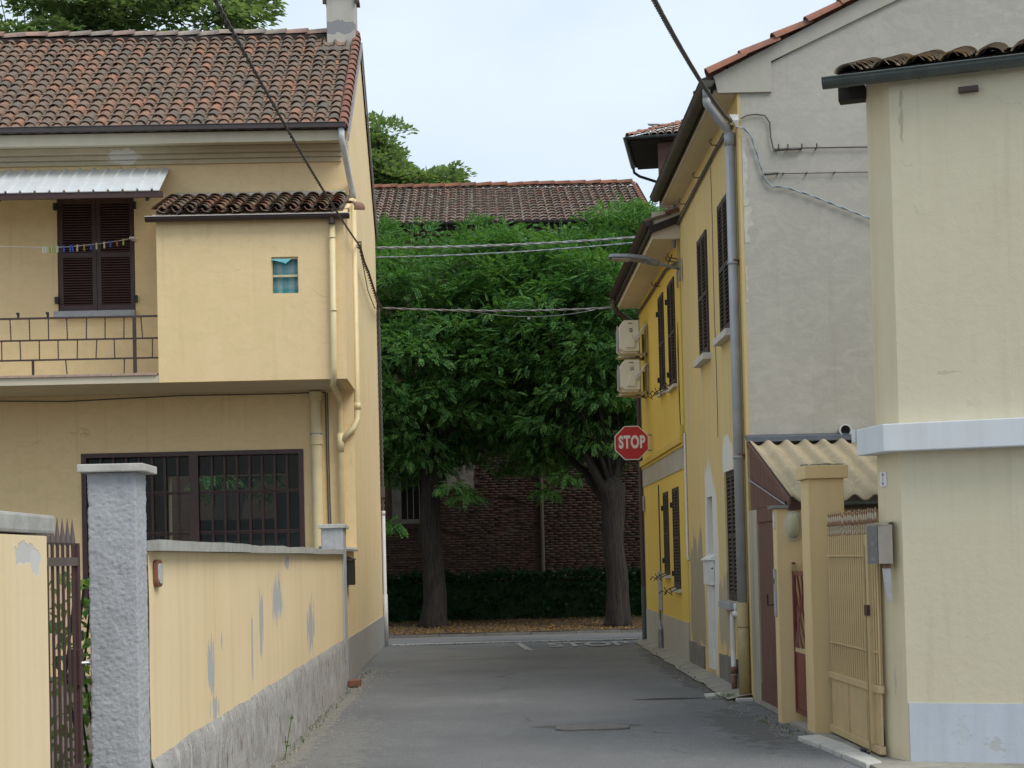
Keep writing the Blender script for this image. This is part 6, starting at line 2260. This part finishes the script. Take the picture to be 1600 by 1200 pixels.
# single bricks of the part seen under the crowns
bvs, bfs = [], []
row = 0
z = 1.12
while z < 5.6:
    x = -4.6 + (0.135 if row % 2 else 0)
    while x < CX1 - .3:
        w = .255 + rnd.uniform(-.012, .012)
        if not (-2.50 < x + w and x < -1.28 and 2.46 < z + .06 and z < 4.26) and not (-.97 < x + w and x < -.2 and 3.44 < z < 4.3):
            d = .008 + rnd.uniform(-.006, .008) - (0.02 if noise.noise(Vector((x * .9, z * 1.6, 4))) > .35 else 0)
            k = len(bvs) * 8
            x0, x1, z0, z1, y0, y1 = x, x + w, z + rnd.uniform(-.003, .003), z + .058, CY - .016 - d, CY - .001
            bvs.append([(x0, y0, z0), (x1, y0, z0), (x1, y1, z0), (x0, y1, z0), (x0, y0, z1), (x1, y0, z1), (x1, y1, z1), (x0, y1, z1)])
            bfs.append(np.array([(4, 5, 6, 7), (0, 3, 2, 1), (0, 1, 5, 4), (1, 2, 6, 5), (3, 0, 4, 7)]) + k)
        x += w + .012
    z += .070
    row += 1
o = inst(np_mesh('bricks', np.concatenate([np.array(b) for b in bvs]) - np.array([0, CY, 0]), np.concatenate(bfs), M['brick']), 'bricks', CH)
o['kind'] = 'stuff'
m = MB()
FC.box(m, CX0, CX1 + .05, .98, 1.11, .001, .07)
m.build('stone_course', M['stone'], CH)
m = MB()
for (a0, a1, b0, b1, c1) in ((-2.45, -2.2, 2.69, 4.1, .04), (-1.54, -1.31, 2.69, 4.1, .04), (-2.45, -1.31, 3.97, 4.25, .042), (-2.52, -1.24, 2.56, 2.688, .10)):
    FC.box(m, a0, a1, b0, b1, .001, c1)
cw = m.build('window', M['stone'], CH)
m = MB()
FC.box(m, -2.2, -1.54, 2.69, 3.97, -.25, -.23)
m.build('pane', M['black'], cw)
m = MB()
for k in range(1, 4):
    a = -2.2 + .66 * k / 4
    m.cyl(FC.p(a, 2.69, -.1), FC.p(a, 3.97, -.1), .012, 6)
m.build('grille', M['steel'], cw)
m = MB()
FC.poly(m, [(-.95, 3.45), (-.2, 3.47), (-.22, 3.8), (-.16, 4.15), (-.4, 4.3), (-.9, 4.28)], .001, .012)
m.build('plaster_patch', M['pave'], CH)
m = MB()
m.tube([FC.p(1.63, 10.5, .08), FC.p(1.63, 1.1, .08)], .05, 8)
m.build('downpipe', simple('dull_copper_pipe', (0.16, 0.12, 0.08), 0.6), CH)
m = MB()
FC.box(m, CX0, CX1 + .1, 10.45, 10.66, .001, .30)
m.build('cornice', M['brick_far'], CH)
Sc = Vector((0, 4.9, 2.1)).normalized()
MB().prism([(CX0, 43.15, 10.70), (CX0, 48.05, 12.80), (CX0, 52.9, 10.70), (CX0, 52.9, 10.58), (CX0, 48.05, 12.68), (CX0, 43.15, 10.58)], (CX1 + .1 - CX0, 0, 0)).build('roof', M['wood_dark'], CH)
tile_roof(CH, (CX1 - .02, 43.10, 10.72), (-1, 0, 0), Sc, 80, 14, 0.232, .39, M['tile_far'], keep=300, r=.121, L=.52, lift=.02,
          kept_first=lambda k: (0 if k[0] < 36 and k[1] >= 4 else 1, k[1], k[0]), stuff='other_tiles', skip=None, step=.055, arch=.6)
ridge_row(CH, (CX1 + .08, 48.05, 12.86), (CX0, 48.05, 12.86), 44, .16, M['tile_red'])
m = MB()
half_gutter(m, (CX0, 43.05, 10.73), (CX1 + .1, 43.05, 10.73), .08)
m.build('gutter', M['gutter_brown'], CH)
vt2 = tile_shape(.11, .095, .48).mesh('verge_tile', M['tile_red'], smooth=True, fix=False)
nc = Vector((1, 0, 0)).cross(Sc)
for q in range(16):
    F = Matrix((Vector((1, 0, 0)), Sc, nc)).transposed().to_4x4()
    inst(vt2, 'verge_tile', CH, Vector((CX1 + .12, 43.10, 10.75)) + Sc * q * .332 - OFF[CH.name], F @ Matrix.Rotation(R_(30), 4, 'Y') @ Matrix.Rotation(R_(-4), 4, 'X'))

# side turret behind
TW = thing('turret', 'small brick turret with tiled roof and deep dark eaves above the ochre house gutter', 'tower', (4.42, 51.95, 0))
MB().box(5.42, 9.5, 52.3, 56.2, 0, 15.25).build('wall', M['brick_far'], TW)
MB().box(4.55, 9.9, 52.05, 55.9, 15.25, 15.36).build('eaves', M['wood_dark'], TW)
RA = [(4.42, 51.95, 15.37), (10.0, 51.95, 15.37), (10.0, 56.1, 15.37), (4.42, 56.1, 15.37)]
MB().add(RA + [(7.3, 54.0, 16.45)], [(0, 1, 4), (1, 2, 4), (2, 3, 4), (3, 0, 4)]).build('roof', M['wood_dark'], TW)
St = Vector((0, 2.05, 1.08)).normalized()
tile_roof(TW, (4.58, 51.93, 15.38), (1, 0, 0), St, 22, 7, .245, .33, M['tile_far'], keep=300, r=.11, L=.45, lift=.03, channel=False,
          skip=lambda c, q: not (q * .33 * .46 < (4.58 + c * .245 - 4.42) * .375 + .05 and q * .33 * .46 < (10.0 - (4.58 + c * .245)) * .375 + .05))
ridge_row(TW, (4.45, 51.98, 15.43), (7.3, 54.0, 16.5), 8, .13, M['tile_red'], 'hip_tile')
m = MB()
half_gutter(m, (4.36, 51.85, 15.36), (10.0, 51.85, 15.36), .07)
half_gutter(m, (4.38, 51.85, 15.36), (4.38, 56.0, 15.36), .07)
m.tube([(4.40, 55.9, 15.3), (4.42, 55.9, 15.15), (4.60, 55.95, 15.02), (5.38, 56.1, 14.75)], .05, 8)
m.build('gutter', M['zinc'], TW)
m = MB()
m.tube([(5.35, 52.6, 15.6), (5.35, 52.6, 15.85), (5.1, 52.6, 15.95), (5.5, 52.6, 15.92)], .035, 6)
m.build('roof_hook', M['steel'], TW)
TW.location = (5.02, 52.0, 0)
TW.rotation_euler.z = R_(-9)
TW.scale.z = 0.989
CH.scale.z = 0.993
